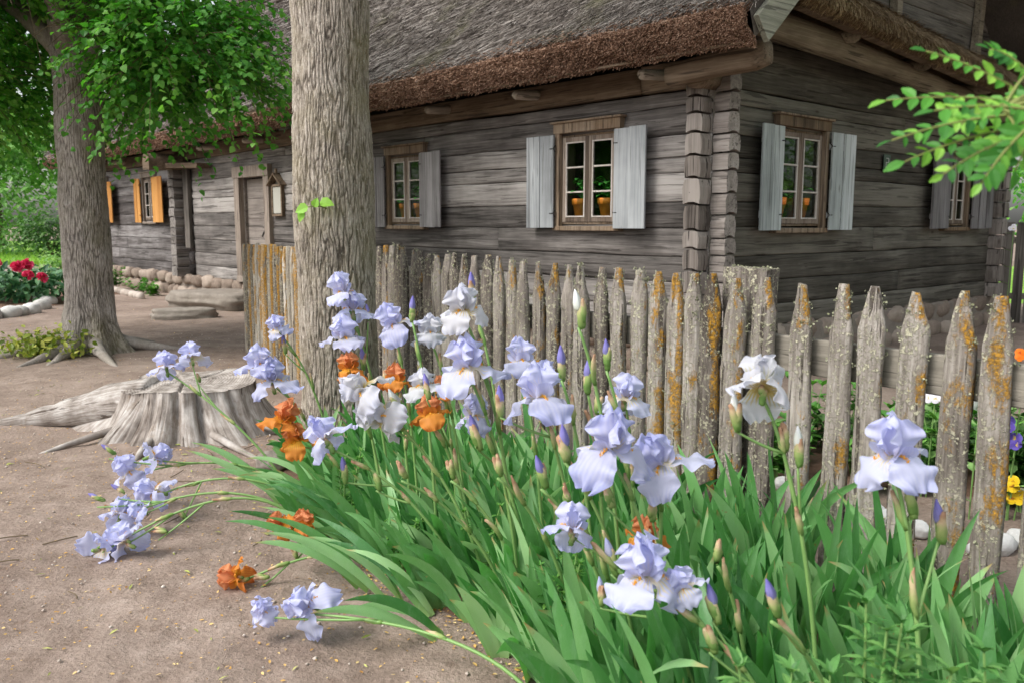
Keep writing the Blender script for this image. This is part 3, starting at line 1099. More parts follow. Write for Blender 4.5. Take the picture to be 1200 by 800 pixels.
# gable skirt: thick reed roll over the gable wall
sk = MB()
prof = [(.02, 3.7), (.12, 3.84), (.35, 3.8), (.62, 3.7), (.8, 3.58), (.86, 3.48), (.84, 3.4), (.76, 3.36), (.4, 3.46), (.04, 3.56)]
ny = 90
ys = np.linspace(.22, 7.0, ny)
V = np.zeros((ny, len(prof), 3))
for k_, (x_, z_) in enumerate(prof):
    V[:, k_, 0] = x_
    V[:, k_, 1] = ys
    V[:, k_, 2] = z_ + .1 - .065 * ys
q = V.reshape(-1, 3)
q = q + .03 * np.stack([fbm(q * 2.2, 3), 0 * q[:, 0], fbm(q * 2.2 + 40, 3)], 1)
m_ = len(prof)
sk.add(q, [gridF(ny, m_, True), np.arange(m_)[None], (np.arange(m_) + (ny - 1) * m_)[None, ::-1]], .35)
N = 34000
yy = rng.uniform(.22, 7.0, N)
u_ = rng.uniform(0, 7, N)
i_ = np.floor(u_).astype(int)
fq = (u_ - i_)[:, None]
pa = np.array(prof)
ab = pa[i_] * (1 - fq) + pa[i_ + 1] * fq
c = np.stack([ab[:, 0], yy, ab[:, 1] + .1 - .065 * yy], 1)
c += .03 * np.stack([fbm(c * 2.2, 3), 0 * yy, fbm(c * 2.2 + 40, 3)], 1)
tn = unit(np.stack([pa[i_ + 1][:, 0] - pa[i_][:, 0], 0 * yy, pa[i_ + 1][:, 1] - pa[i_][:, 1]], 1))
on = np.stack([-tn[:, 2], 0 * yy, tn[:, 0]], 1)
d = unit(tn * 1. + on * rng.uniform(.02, .4, N)[:, None] + rng.normal(0, .2, (N, 3)))
sd_ = unit(np.cross(d, on)) * rng.uniform(.003, .006, N)[:, None]
L = rng.uniform(.02, .085, N)[:, None]
V = np.stack([c - sd_, c + sd_, c + d * L + sd_ * .6, c + d * L - sd_ * .6], 1).reshape(-1, 3)
sk.add(V, np.arange(N * 4).reshape(-1, 4), np.repeat(np.clip(rng.normal(.5, .25, N), 0, 1), 4))
sk.build('gable_skirt_thatch', M['gable_thatch'], house, False)

# gable boarding above, with posts
mb = MB()
z = 3.3
while z < 7.0:
    hgt = rng.uniform(.24, .32)
    half = (7.0 - z) / SL
    y0, y1 = max(.05, RIDGE_Y - half), min(HW - .05, RIDGE_Y + half)
    if y1 - y0 > .3:
        log_mesh(mb, 1, y0, y1, z, z + hgt, -.03, -1, rng.random(), int(z * 50), .12, .0)
    z += hgt
mb.build('gable_boards', M['gable'], house, True)
for y in (3.6, 6.0):
    mb = MB()
    top = min(6.6, 7.15 - abs(y - RIDGE_Y) * SL - .3)
    mb.add(*bar((.03, y - .1, 3.7), (.03, y, top), .13, .1, up=(1, 0, 0)), .6)
    mb.build('gable_post', M['beam_y'], house)
mb = MB()
mb.add(*bar((.06, .9, 4.75), (.06, 6.3, 4.75), .12, .14), .4)
mb.build('gable_tie', M['beam_y'], house)

# ---------------------------------------------------------------- foundation
mb = MB()
def stone_row(axis, a0, a1, front, sgn, z0, z1, seed):
    r_ = np.random.default_rng(seed)
    a = a0
    while a < a1:
        w = r_.uniform(.26, .62)
        hh = z1 - z0
        if w < .36:
            parts = [(z0 + hh * .5, hh * .6)]
        else:
            parts = [(z0 + hh * .5, hh * .56)]
        for zc, hz in parts:
            c = [0, 0, zc + r_.uniform(-.02, .02)]
            c[axis] = a + w / 2
            c[1 - axis] = front + sgn * (.02 if axis == 0 else -.045)
            rad = [0, 0, hz * r_.uniform(.85, 1.02)]
            rad[axis] = w * .53
            rad[1 - axis] = .12
            V, F = blob(c, rad, 10, 14, .2, 2.4, .45)
            mb.add(V, F, r_.random())
        a += w * .97
stone_row(0, -HL, .05, -.0, -1, .2, .45, 1)
stone_row(0, -HL, .05, -.04, -1, -.08, .2, 2)
stone_row(1, -.05, HW, 0., 1, .2, .45, 3)
stone_row(1, -.05, HW, .04, 1, -.08, .2, 4)
mb.build('stone_foundation', M['fieldstone'], house, True)
mb = MB()
mb.add(*bar((-HL, .06, .17), (0, .06, .17), .2, .5, .02, 80, .015), .6)
mb.add(*bar((-.06, .02, .17), (-.06, HW, .17), .2, .5, .02, 40, .015), .6)
mb.build('foundation_mortar', M['mortar'], house)


# ---------------------------------------------------------------- windows (built facing -y at local x,z then turned for the gable)
def wmesh(mb, name, mat, parent, gable, smooth=False):
    if gable:
        mb.V = [rotz(v, pi / 2) for v in mb.V]
    return mb.build(name, mat, parent, smooth)


def window(x0, x1, z0, z1, gable=False, shut=None, shut_mats=('shutter', 'shutter'), sash='sash', shw=(.42, .42), frame='frame', sill=True):
    """x0..x1 is the opening; frame boards surround it"""
    fw = .07
    w = bpy.data.objects.new('window', None)
    COL.objects.link(w)
    w.parent = house
    mb = MB()
    mb.add(*bar((x0 - fw / 2 + .01, -.035, z0 - .02), (x0 - fw / 2 + .01, -.035, z1 + .02), .06, fw, up=(1, 0, 0)), rng.random())
    mb.add(*bar((x1 + fw / 2 - .01, -.035, z0 - .02), (x1 + fw / 2 - .01, -.035, z1 + .02), .06, fw, up=(1, 0, 0)), rng.random())
    mb.add(*bar((x0 - fw, -.04, z1 + .075), (x1 + fw, -.04, z1 + .075), .075, .11), rng.random())
    mb.add(*bar((x0 - fw - .03, -.055, z1 + .138), (x1 + fw + .03, -.055, z1 + .138), .1, .022), rng.random())
    mb.add(*bar((x0 - fw, -.04, z0 - .045), (x1 + fw, -.04, z0 - .045), .09, .05), rng.random())
    # reveal lining
    mb.add(*bar((x0 + .012, .09, z0), (x0 + .012, .09, z1), .19, .024, up=(1, 0, 0)), .3)
    mb.add(*bar((x1 - .012, .09, z0), (x1 - .012, .09, z1), .19, .024, up=(1, 0, 0)), .3)
    mb.add(*bar((x0, .09, z1 - .012), (x1, .09, z1 - .012), .19, .024), .3)
    mb.add(*bar((x0, .14, z0 + .012), (x1, .14, z0 + .012), .3, .024), .3)
    wmesh(mb, 'window_frame', M[frame], w, gable)
    # two casements
    xm = (x0 + x1) / 2
    mb = MB()
    sw = .05
    for (a, b) in ((x0 + .026, xm - .003), (xm + .003, x1 - .026)):
        mb.add(*bar((a + sw / 2, -.005, z0 + .026), (a + sw / 2, -.005, z1 - .026), .035, sw, .004, up=(1, 0, 0)), rng.random())
        mb.add(*bar((b - sw / 2, -.005, z0 + .026), (b - sw / 2, -.005, z1 - .026), .035, sw, .004, up=(1, 0, 0)), rng.random())
        mb.add(*bar((a + sw, -.005, z1 - .026 - sw / 2), (b - sw, -.005, z1 - .026 - sw / 2), .033, sw, .004), rng.random())
        mb.add(*bar((a + sw, -.005, z0 + .026 + sw / 2), (b - sw, -.005, z0 + .026 + sw / 2), .033, sw, .004), rng.random())
    wmesh(mb, 'casement', M['sash_dark'], w, gable)
    mb = MB()
    H = z1 - z0 - .052 - 2 * sw
    for (a, b) in ((x0 + .026 + sw, xm - .003 - sw), (xm + .003 + sw, x1 - .026 - sw)):
        for q in (0, 1):      # pale putty border
            xx_ = a + .008 if q == 0 else b - .008
            mb.add(*bar((xx_, -.016, z0 + .026 + sw), (xx_, -.016, z1 - .026 - sw), .02, .016, .003, up=(1, 0, 0)), .6)
        for q in (0., 1 / 3, 2 / 3, 1.):
            zz = z0 + .026 + sw + .008 + (H - .016) * q
            mb.add(*bar((a + .018, -.017, zz), (b - .018, -.017, zz), .02, .018 if 0 < q < 1 else .014, .003), .6)
    wmesh(mb, 'glazing_bars', M['sash'], w, gable)
    for (a, b) in ((x0 + .026 + sw, xm - .003 - sw), (xm + .003 + sw, x1 - .026 - sw)):
        mb = MB()
        mb.add(*bar((a, -.006, z0 + .06), (a, -.006, z1 - .06), .004, .004, .001, 2, 0, up=(1, 0, 0)), .5) if False else None
        mb.add(np.array([(a, -.008, z0 + .06), (b, -.008, z0 + .06), (b, -.008, z1 - .06), (a, -.008, z1 - .06),
                         (a, -.004, z0 + .06), (b, -.004, z0 + .06), (b, -.004, z1 - .06), (a, -.004, z1 - .06)]),
               np.array([[0, 1, 2, 3], [7, 6, 5, 4], [0, 4, 5, 1], [1, 5, 6, 2], [2, 6, 7, 3], [3, 7, 4, 0]]), .5)
        wmesh(mb, 'pane', M['glass'], w, gable)
    # shutters, open against the wall
    for side, width, mt in ((-1, shw[0], shut_mats[0]), (1, shw[1], shut_mats[1])):
        if not width:
            continue
        mb = MB()
        edge = x0 - .03 if side < 0 else x1 + .03
        n = 2 if width < .48 else 3
        tilt = .1 if side > 0 else .05
        for k_ in range(n):
            f0, f1 = k_ / n, (k_ + 1) / n
            xa, xb = edge + side * width * (f0 + .002), edge + side * width * (f1 - .002)
            xc = (xa + xb) / 2
            yc = -.1 - tilt * width * (f0 + f1) / 2
            mb.add(*bar((xc, yc, z0 - .04 + rng.uniform(-.004, .004)), (xc, yc, z1 + .005 + rng.uniform(-.004, .004)), .024, abs(xb - xa), .004, 8, .001, up=(1, 0, 0)), rng.random())
        for zz in (z0 + .12, z1 - .14):
            mb.add(*bar((edge + side * .03, -.073, zz), (edge + side * (width - .03), -.073 - tilt * width, zz), .022, .07, .004), rng.random())
        sh = wmesh(mb, 'shutter', M[mt], w, gable)
        for zz in (z0 + .12, z1 - .14):
            mb = MB()
            mb.add(*tube([(edge, -.118, zz), (edge + side * .05, -.119 - tilt * .05, zz)], .006, 6), .5)
            mb.add(*tube([(edge - side * .004, -.09, zz - .035), (edge - side * .004, -.12, zz), (edge - side * .004, -.09, zz + .035)], .007, 6), .5)
            wmesh(mb, 'hinge', M['iron'], w, gable)
    return w


window(*LW[0], shw=(.43, .44))
window(*LW[1], shut_mats=('shutter_mid', 'shutter_mid'), shw=(.38, .5))
w_ = window(*LW[2], shut_mats=('shutter_new', 'shutter_new'), shw=(.36, .74), frame='door_frame')
window(*LW[3], shut_mats=('shutter_new', 'shutter_new'), shw=(.36, .74), frame='door_frame')
window(*GW[0], gable=True, shut_mats=('shutter_gable', 'shutter_gable'), shw=(.4, .47))
window(*GW[1], gable=True, shut_mats=('shutter_mid', 'shutter_mid'), shw=(.6, .62))

# ---------------------------------------------------------------- door
x0, x1, z0, z1 = DOOR
door = bpy.data.objects.new('door', None)
COL.objects.link(door)
door.parent = house
mb = MB()
mb.add(*bar((x0 - .08, -.03, z0), (x0 - .08, -.03, z1 + .0), .1, .22, up=(1, 0, 0)), .6)
mb.add(*bar((x1 + .07, -.03, z0), (x1 + .07, -.03, z1 + .0), .1, .2, up=(1, 0, 0)), .5)
mb.add(*bar((x0 - .21, -.04, z1 + .1), (x1 + .19, -.04, z1 + .1), .11, .2), .6)
mb.add(*bar((x0 - .1, .02, z0 - .02), (x1 + .1, .02, z0 - .02), .3, .1), .4)
mb.build('door_frame', M['door_frame'], door)
mb = MB()
n = 5
for k_ in range(n):
    za, zb = z0 + .04 + (z1 - z0 - .06) * k_ / n, z0 + .04 + (z1 - z0 - .06) * (k_ + 1) / n - .004
    mb.add(*bar((x0 + .05, .1, (za + zb) / 2), (x1 - .02, .1, (za + zb) / 2), .05, zb - za, .006), rng.random())
mb.add(*bar((x0 + .03, .09, z0), (x0 + .03, .09, z1), .15, .05, up=(1, 0, 0)), .2)
mb.build('door_leaf', M['door'], door)
mb = MB()
mb.add(*tube([(x1 - .16, .08, 1.36), (x1 - .16, .0, 1.38), (x1 - .2, -.01, 1.33), (x1 - .3, .01, 1.27)], .016, 8), .5)
mb.add(*bar((x1 - .16, .068, 1.28), (x1 - .16, .068, 1.46), .012, .06, up=(1, 0, 0)), .5)
mb.build('door_handle', M['iron'], door, True)

# ---------------------------------------------------------------- things hung on the walls
t = thing('notice_case', 'little roofed wooden case with a white notice, hung on the logs beside the door', 'notice', hw((-8.85, -.04, 1.62)), HA)
mb = MB()
mb.add(*bar((-.17, 0, 0), (-.17, 0, .52), .06, .04, up=(1, 0, 0)), .4)
mb.add(*bar((.17, 0, 0), (.17, 0, .52), .06, .04, up=(1, 0, 0)), .4)
mb.add(*bar((-.15, 0, .02), (.15, 0, .02), .06, .04), .4)
mb.add(*bar((-.15, 0, .52), (.15, 0, .52), .06, .04), .4)
mb.build('case', M['beam'], t)
mb = MB()
mb.add(*bar((-.25, -.02, .52), (.01, -.02, .72), .14, .025), .5)
mb.add(*bar((.25, -.02, .52), (-.01, -.02, .72), .14, .025), .5)
mb.add(*bar((0, -.02, .7), (0, -.02, .8), .04, .04, up=(1, 0, 0)), .5)
mb.build('case_roof', M['beam'], t)
mb = MB()
mb.add(*bar((0, -.012, .05), (0, -.012, .49), .01, .29, .002, 2, 0, up=(1, 0, 0)), .5)
mb.build('notice_sheet', M['paper'], t)

t = thing('house_number_plate', 'small dark green enamel number plate on the gable wall between the two windows', 'number plate', hw((.03, 3.5, 2.22)), HA)
mb = MB()
mb.add(*bar((0, 0, -.1), (0, 0, .1), .012, .17, .003, 2, 0, up=(0, 1, 0)), .5)
mb.build('plate', M['plate'], t)
mb = MB()
for a_, b_ in (((-.04, .07), (.04, .07)), ((.04, .07), (.04, .01)), ((.04, .01), (-.04, .01)), ((-.04, .01), (-.04, -.06)), ((-.04, -.06), (.04, -.06))):
    mb.add(*tube([(.007, a_[0] * .8, a_[1] * .8), (.007, b_[0] * .8, b_[1] * .8)], .005, 5), .5)
mb.build('number', M['platew'], t)


# ---------------------------------------------------------------- flower pots on the window sills
def pot(x, z, label, gable=False, h=.2, leafy=True, seed=0, y=.115):
    p = hw((-y, x, z)) if gable else hw((x, y, z))
    t = thing('flower_pot', label, 'flower pot', p, HA, 'terracotta pots standing on the window sills')
    mb = MB()
    zz = np.array([0, .02, .72, .73, 1., 1., .9]) * h
    rr_ = np.array([.058, .06, .088, .096, .1, .088, .084]) * h / .2
    a = np.linspace(0, 2 * pi, 22, endpoint=False)
    V = np.stack([np.stack([r_ * np.cos(a), r_ * np.sin(a), np.full(22, z_)], 1) for r_, z_ in zip(rr_, zz)])
    mb.add(V.reshape(-1, 3), [gridF(7, 22, True), np.arange(22)[None, ::-1]], .5)
    mb.build('pot', M['terracotta'], t, True)
    mb = MB()
    V = np.stack([np.stack([r_ * np.cos(a), r_ * np.sin(a), np.full(22, z_)], 1) for r_, z_ in zip((.001, .05, .083), (.185, .187, .182))]) * h / .2
    mb.add(V.reshape(-1, 3), gridF(3, 22, True)[:, ::-1], .5)
    mb.build('soil', M['soil'], t)
    mb = MB()
    g_ = np.random.default_rng(seed)
    n = 30 if leafy else 12
    pos, nr, tp = [], [], []
    for k_ in range(n):
        az = g_.uniform(0, 2 * pi)
        rad = g_.uniform(.02, .13)
        hh = h + g_.uniform(.03, .24) * (1 if leafy else .5)
        e = np.array([rad * cos(az), rad * sin(az), hh])
        mb.add(*tube(bez((0, 0, h * .9), (rad * .3 * cos(az), rad * .3 * sin(az), hh), e, 4), .003, 4), .3)
        pos.append(e); nr.append([cos(az) * .6, sin(az) * .6, .6]); tp.append([cos(az), sin(az), -.2])
    leaves(mb, pos, nr, tp, g_.uniform(.05, .085, n), LIME, g_.random(n))
    mb.build('pot_plant', M['pot_leaf'], t)
    return t


SZ = 1.49 + .03
pot(-1.79, SZ, 'spotted orange flower pot behind the left panes of the window nearest the house corner', seed=1, h=.25)
pot(-1.4, SZ, 'plain orange flower pot behind the right panes of the window nearest the house corner', seed=2, h=.25)
pot(-5.2, SZ, 'orange flower pot on the left of the sill in the window beside the tree trunk', seed=3, h=.25)
pot(-4.85, SZ, 'orange flower pot on the right of the sill in the window beside the tree trunk', seed=4, h=.25)
pot(1.28, 1.5, 'orange flower pot on the left of the gable window sill', True, seed=5, h=.27, leafy=False)
pot(1.74, 1.5, 'orange flower pot on the right of the gable window sill', True, seed=6, h=.27, leafy=False)

# ================================================================== GROUND
def gz(x, y):
    x, y = np.asarray(x, float), np.asarray(y, float)
    q = np.stack([x, y, x * 0], -1)
    d = np.hypot(x, y)
    k = np.clip(1.3 - d / 60, 0, 1)
    return k * (.022 * fbm(q * .55, 3) + .012 * fbm(q * 2.6 + 9, 3) - .012 * np.clip(pn(q * 3.3 + 40) - .25, 0, 1)) - .004


n = 430
t = np.linspace(-1, 1, n)
kk = 8.
gx = 320 * np.sinh(kk * t) / math.sinh(kk) - 1.2
gy = 320 * np.sinh(kk * t) / math.sinh(kk) + 4.6
X, Y = np.meshgrid(gx, gy, indexing='ij')
Z = gz(X, Y) + .007 * fbm(np.stack([X * 9, Y * 9, X * 0], -1), 4) * (np.hypot(X, Y) < 14)
mb = MB()
mb.add(np.stack([X, Y, Z], -1).reshape(-1, 3), gridF(n, n)[:, ::-1], .5)
structure(mb.build('ground', M['earth'], None, True))


def patch(name, poly_fn, nx, ny, mat, lift, amp=.0):
    u, v = np.meshgrid(np.linspace(0, 1, nx), np.linspace(0, 1, ny), indexing='ij')
    P = poly_fn(u, v)
    e = np.minimum(np.minimum(u, 1 - u), np.minimum(v, 1 - v))
    zz = gz(P[..., 0], P[..., 1]) + lift * np.clip(e * 8, -.2, 1) + amp * fbm(np.stack([P[..., 0] * 6, P[..., 1] * 6, u * 0], -1), 3) * np.clip(e * 8, 0, 1)
    zz -= .02 * (e <= 0)
    m = MB()
    m.add(np.concatenate([P, zz[..., None]], -1).reshape(-1, 3), gridF(nx, ny)[:, ::-1], .5)
    return structure(m.build(name, mat, None, True))


# fence geometry (plan)
FB = np.array([.93, 3.85])               # a point on the main fence line
FQ = np.array([-.597, .802])             # along, away from the viewer
FN = np.array([.802, .597])              # across, towards the house


def bedpt(sa, w):
    """plan point: sa metres along the fence, w metres in front of it"""
    return FB + FQ * sa - FN * w


def _bed(u, v):
    sa = -4. + 6.9 * u
    w0 = 1.35 - .35 * np.clip((sa - 1.5) / 1.5, 0, 1)
    w = -.05 + (w0 + .05) * v + .08 * pn(np.stack([sa * 2, v * 0, v * 0], -1)) * v
    return FB + FQ * sa[..., None] - FN * w[..., None]


patch('bed_soil', _bed, 120, 40, M['bedsoil'], .03, .012)
patch('pansy_bed_soil', lambda u, v: np.stack([1.1 + 4.2 * u + .9 * v, 5.15 - 1.75 * u + 1.7 * v], -1), 70, 50, M['bedsoil'], .05, .02)
patch('lawn', lambda u, v: np.stack([-70 + 62 * u + 8 * v, 31 + 45 * v - 0 * u], -1), 40, 30, M['lawn'], .02)
patch('gravel_path', lambda u, v: np.stack([-40 + 33 * u, 22.5 + 5.5 * v + .0 * u], -1), 30, 20, M['gravel'], .012)
patch('peony_bed_soil', lambda u, v: np.stack([-13.5 + 5.2 * u, 15.4 + 3.4 * v], -1), 30, 30, M['bedsoil'], .06, .02)
patch('grass_verge', lambda u, v: np.stack([5. + 22 * u, 15 + 14 * v + 3 * u], -1), 20, 20, M['lawn'], .02)


# ================================================================== TREES
def trunk_mesh(r0, H, seed, flare=.5, flare_h=.5, taper=.012, nth=190, dz=.016, roots=6, furrow=.012, zmin=-.12, fine=3.2):
    z = np.concatenate([np.linspace(zmin, fine, int((fine - zmin) / dz)), np.linspace(fine, H, 30)[1:]])
    nz = len(z)
    th = np.linspace(0, 2 * pi, nth, endpoint=False)
    Zg, T = np.meshgrid(z, th, indexing='ij')
    rr_ = r0 * (1 - taper * Zg)
    fl = flare * np.exp(-np.clip(Zg, -.2, None) / flare_h * 1.6)
    ph = np.random.default_rng(seed).uniform(0, 6)
    lobes = .5 + .5 * np.cos(T * roots + ph + .8 * np.sin(T * 2 + ph)) + .35 * np.cos(T * 3 + 2 * ph)
    rr_ = rr_ * (1 + fl * (.35 + .85 * lobes))
    D = np.stack([np.cos(T), np.sin(T), T * 0], -1)
    base = D * rr_[..., None] + np.stack([T * 0, T * 0, Zg], -1)
    rr_ = rr_ + r0 * .12 * fbm(base * np.array([1.6, 1.6, .9]) + seed, 3)
    q = D * r0
    w1 = .5 * pn(base * 5 + seed)
    n1 = pn(np.stack([q[..., 0] * 44 + w1, q[..., 1] * 44 + w1, Zg * 5. + w1 * .8], -1) + seed * 3)
    n2 = pn(np.stack([q[..., 0] * 62 + w1 * 2, q[..., 1] * 62, Zg * 13 + w1], -1) + seed * 5)
    n3 = fbm(np.stack([q[..., 0] * 95, q[..., 1] * 95, Zg * 60], -1), 2)
    plate = np.clip(np.abs(n1) * 4.4, 0, 1) ** .8 * (.55 + .45 * np.clip(np.abs(n2) * 4.5, 0, 1))
    rr_ = rr_ + furrow * (plate - 1) + .004 * n3 * plate
    V = D * rr_[..., None] + np.stack([T * 0, T * 0, Zg], -1)
    mossw = np.clip(np.cos(T - radians_moss) - .55, 0, 1) * 1.4 * np.clip(.6 + fbm(base * 3 + 50, 3), 0, 1)
    pc = np.stack([.5 + .3 * n2, plate, mossw], -1)
    F = [gridF(nz, nth, True), (np.arange(nth) + (nz - 1) * nth)[None]]
    return V.reshape(-1, 3), F, pc.reshape(-1, 3)


def crown(mb, centres, n, size, seed, shape=LIME, tw=None, droop=.55, per=16, twl=(.45, .9), cull=None):
    """leafy drooping twigs filling ellipsoids; centres = [(c, r, weight)]"""
    g_ = np.random.default_rng(seed)
    wts = np.array([c_[2] for c_ in centres], float)
    wts /= wts.sum()
    nt_ = n // per
    ch = g_.choice(len(centres), nt_, p=wts)
    C_ = np.array([c_[0] for c_ in centres], float)[ch]
    R_ = np.array([c_[1] for c_ in centres], float)[ch]
    d = unit(g_.normal(size=(nt_, 3)))
    rad = g_.random(nt_) ** .45
    # clumpiness: reject where noise is low
    p = C_ + d * R_ * rad[:, None]
    keep = fbm(p * 1.25 + seed, 2) > -.28
    p, d = p[keep], d[keep]
    nt_ = len(p)
    hd = unit(d * np.array([1, 1, .1]) + g_.normal(0, .45, (nt_, 3)))
    L = g_.uniform(*twl, nt_)
    P, N_, T_, S_, RN = [], [], [], [], []
    tone = np.clip(.5 + .35 * fbm(p * .9 + 30, 2) + g_.normal(0, .12, nt_), 0, 1)
    for k_ in range(per):
        u_ = (k_ + .5) / per
        pos = p + hd * (L * u_)[:, None] + np.array([0, 0, -1]) * (L * droop * u_ ** 1.8)[:, None]
        sgn = 1 if k_ % 2 else -1
        side = unit(np.cross(hd, [0, 0, 1.]))
        tp = unit(hd * .6 + side * sgn * .8 + np.array([0, 0, -.45]) + g_.normal(0, .3, (nt_, 3)))
        P.append(pos + g_.normal(0, .02, (nt_, 3)))
        N_.append(unit(np.array([0, 0, 1.]) + hd * .35 + g_.normal(0, .4, (nt_, 3))))
        T_.append(tp)
        S_.append(size * g_.uniform(.65, 1.2, nt_))
        RN.append(np.clip(tone + g_.normal(0, .13, nt_), 0, 1))
    P, N_, T_, S_, RN = map(np.concatenate, (P, N_, T_, S_, RN))
    if cull is not None:
        kp = ~cull(P)
        P, N_, T_, S_, RN = P[kp], N_[kp], T_[kp], S_[kp], RN[kp]
    leaves(mb, P, N_, T_, S_, shape, RN)
    if tw is not None:
        st = slice(0, None, 3)
        for a_, h_, l_ in zip(p[st], hd[st], L[st]):
            e = a_ + h_ * l_ + np.array([0, 0, -l_ * droop])
            tw.add(*tube(bez(a_, a_ + h_ * l_ * .6, e, 4), [.006, .005, .004, .002], 3, cap=False), .3)
    return p


def limb(mb, p0, p1, p2, r0, r1, n=10, m=10, seed=0):
    pa = bez(p0, p1, p2, n)
    V, F = tube(pa, np.linspace(r0, r1, n), m)
    V = V + r0 * .12 * np.stack([pn(V * 4 + seed), pn(V * 4 + seed + 5), pn(V * 4 + seed + 9)], 1)
    mb.add(V, F, np.tile([.5, .6, 0], (len(V), 1)))


# left tree with the low leafy crown
TX, TY = -4.95, 10.05
radians_moss = -.55
tree1 = thing('linden_tree', 'linden tree with thick grey trunk and low dark green crown at the left', 'tree', (TX, TY, 0))
mb = MB()
mb.add(*trunk_mesh(.262, 4.3, 3, .75, .42, .012, 440, .013, 7, .012, fine=4.))
for k_, a_ in enumerate((.2, 1.2, -1.0, -1.9, -2.6, 2.6, 3.6, 4.6)):   # surface roots
    d = np.array([cos(a_), sin(a_), 0])
    L_ = rng.uniform(.35, .85)
    V, F = tube(bez(d * .3 + (0, 0, .12), d * (.4 + L_ * .3) + (0, 0, .05), d * (.45 + L_) + rotz(d, .6) * .15 + (0, 0, -.04), 9), np.linspace(.09, .02, 9), 9)
    mb.add(V + .012 * np.stack([pn(V * 8), pn(V * 8 + 5), pn(V * 8 + 9)], 1), F, np.tile([.5, .7, 0], (len(V), 1)))
mb.build('trunk', M['bark1'], tree1, True)
mb = MB()
Lm = [((.05, 0, 3.2), (.9, -.3, 4.4), (2.0, -.3, 4.2)), ((-.05, 0, 3.3), (-1., -.2, 4.6), (-2.3, .0, 4.3)), ((0, .1, 3.5), (.3, 1.2, 5.), (.6, 2.1, 5.6)),
      ((0, -.1, 3.4), (.2, -1.1, 4.7), (.2, -1.9, 4.6)), ((0, 0, 4.), (.2, .1, 5.5), (-.2, .2, 7.2)), ((0, 0, 3.8), (1.1, .4, 5.6), (1.9, .6, 6.4)), ((0, 0, 3.8), (-1.1, .4, 5.6), (-1.9, -.3, 6.4))]
for k_, q in enumerate(Lm):
    limb(mb, *q, .12 if k_ != 4 else .24, .025, 12, 10, k_)
mb.build('limbs', M['bark1'], tree1, True)
lf, tw = MB(), MB()
CE = [((1.35, -.45, 3.1), (.88, .9, .62), 3.0), ((1.0, -.2, 4.2), (1.0, 1.1, .8), 2.0), ((.75, .5, 2.78), (.7, .8, .45), 1.4),
      ((-1.6, -.2, 3.2), (1.1, 1.0, .9), 4.2), ((-.9, 1.2, 3.5), (1.3, .8, .8), 2.2), ((-.2, -.3, 4.55), (1.3, .9, .42), 2.4), ((-1.7, .9, 2.75), (1.1, .9, .55), 1.8), ((-1.5, -.9, 4.0), (.9, .8, .6), 1.6), ((-.1, -.9, 4.6), (.9, .6, .35), 1.2),
      ((0, .2, 5.4), (2.5, 2.2, 1.2), 3.), ((0, .3, 7.), (1.8, 1.8, 1.1), 1.6)]
CE = [((c_[0][0], c_[0][1], c_[0][2] + (.27 if c_[0][2] < 4 else 0)), c_[1], c_[2]) for c_ in CE] + [((-.7, -.6, 4.35), (1.3, .8, .5), 2.2)]
crown(lf, CE, 66000, .074, 5, LIME, tw, .48, 18, cull=lambda q: (np.abs(q[:, 0] + .02) < .36 + .12 * pn(q * 3)) & (q[:, 1] < 0) & (q[:, 2] < 3.72 + .2 * pn(q * 2 + 5)))
lf.build('crown', M['lime_leaf'], tree1)
stuff(tw.build('twigs', M['twig'], tree1))

# middle trunk right behind the irises
T2X, T2Y = -1.165, 5.72
radians_moss = -.35
tree2 = thing('tall_tree', 'pale furrowed tree trunk rising straight out of the irises at the bend of the fence', 'tree', (T2X, T2Y, 0))
mb = MB()
mb.add(*trunk_mesh(.247, 6.2, 9, .28, .4, .006, 480, .009, 6, .009))
mb.build('trunk', M['bark2'], tree2, True)
mb = MB()
for k_ in range(7):
    a_ = k_ * 2 * pi / 7 + .3
    limb(mb, (0, 0, 5.2 + .12 * k_), (.9 * cos(a_), .9 * sin(a_), 6.6), (2.1 * cos(a_), 2.1 * sin(a_), 7.2 + .2 * (k_ % 3)), .1, .02, 9, 8, k_)
mb.build('limbs', M['bark2'], tree2, True)
lf = MB()
crown(lf, [((0, 0, 7.9), (2.6, 2.6, 1.2), 1), ((0, 0, 9.2), (1.7, 1.7, 1.), .5)], 3600, .12, 15, LIME, None, .5, 12)
lf.build('crown', M['lime_leaf'], tree2)
# fresh sprout on the trunk
mb, lv = MB(), MB()
mb.add(*tube(bez((.02, -.24, 1.58), (-.02, -.3, 1.62), (-.1, -.33, 1.6), 5), .004, 5), .5)
p = np.array([(-.1, -.33, 1.6), (-.03, -.31, 1.63), (-.13, -.32, 1.57), (-.06, -.33, 1.6)])
leaves(lv, p, [(0, -.8, .5), (.2, -.7, .6), (-.4, -.8, .3), (0, -.9, .4)], [(-.9, -.1, -.3), (.9, -.1, -.1), (-.5, -.1, -.9), (.3, -.2, .8)], [.085, .09, .07, .06], LIME, [.9, .95, .85, .9])
spr = mb.build('sprout', M['greentwig'], tree2)
lv.build('sprout_leaves', M['near_leaf'], spr)

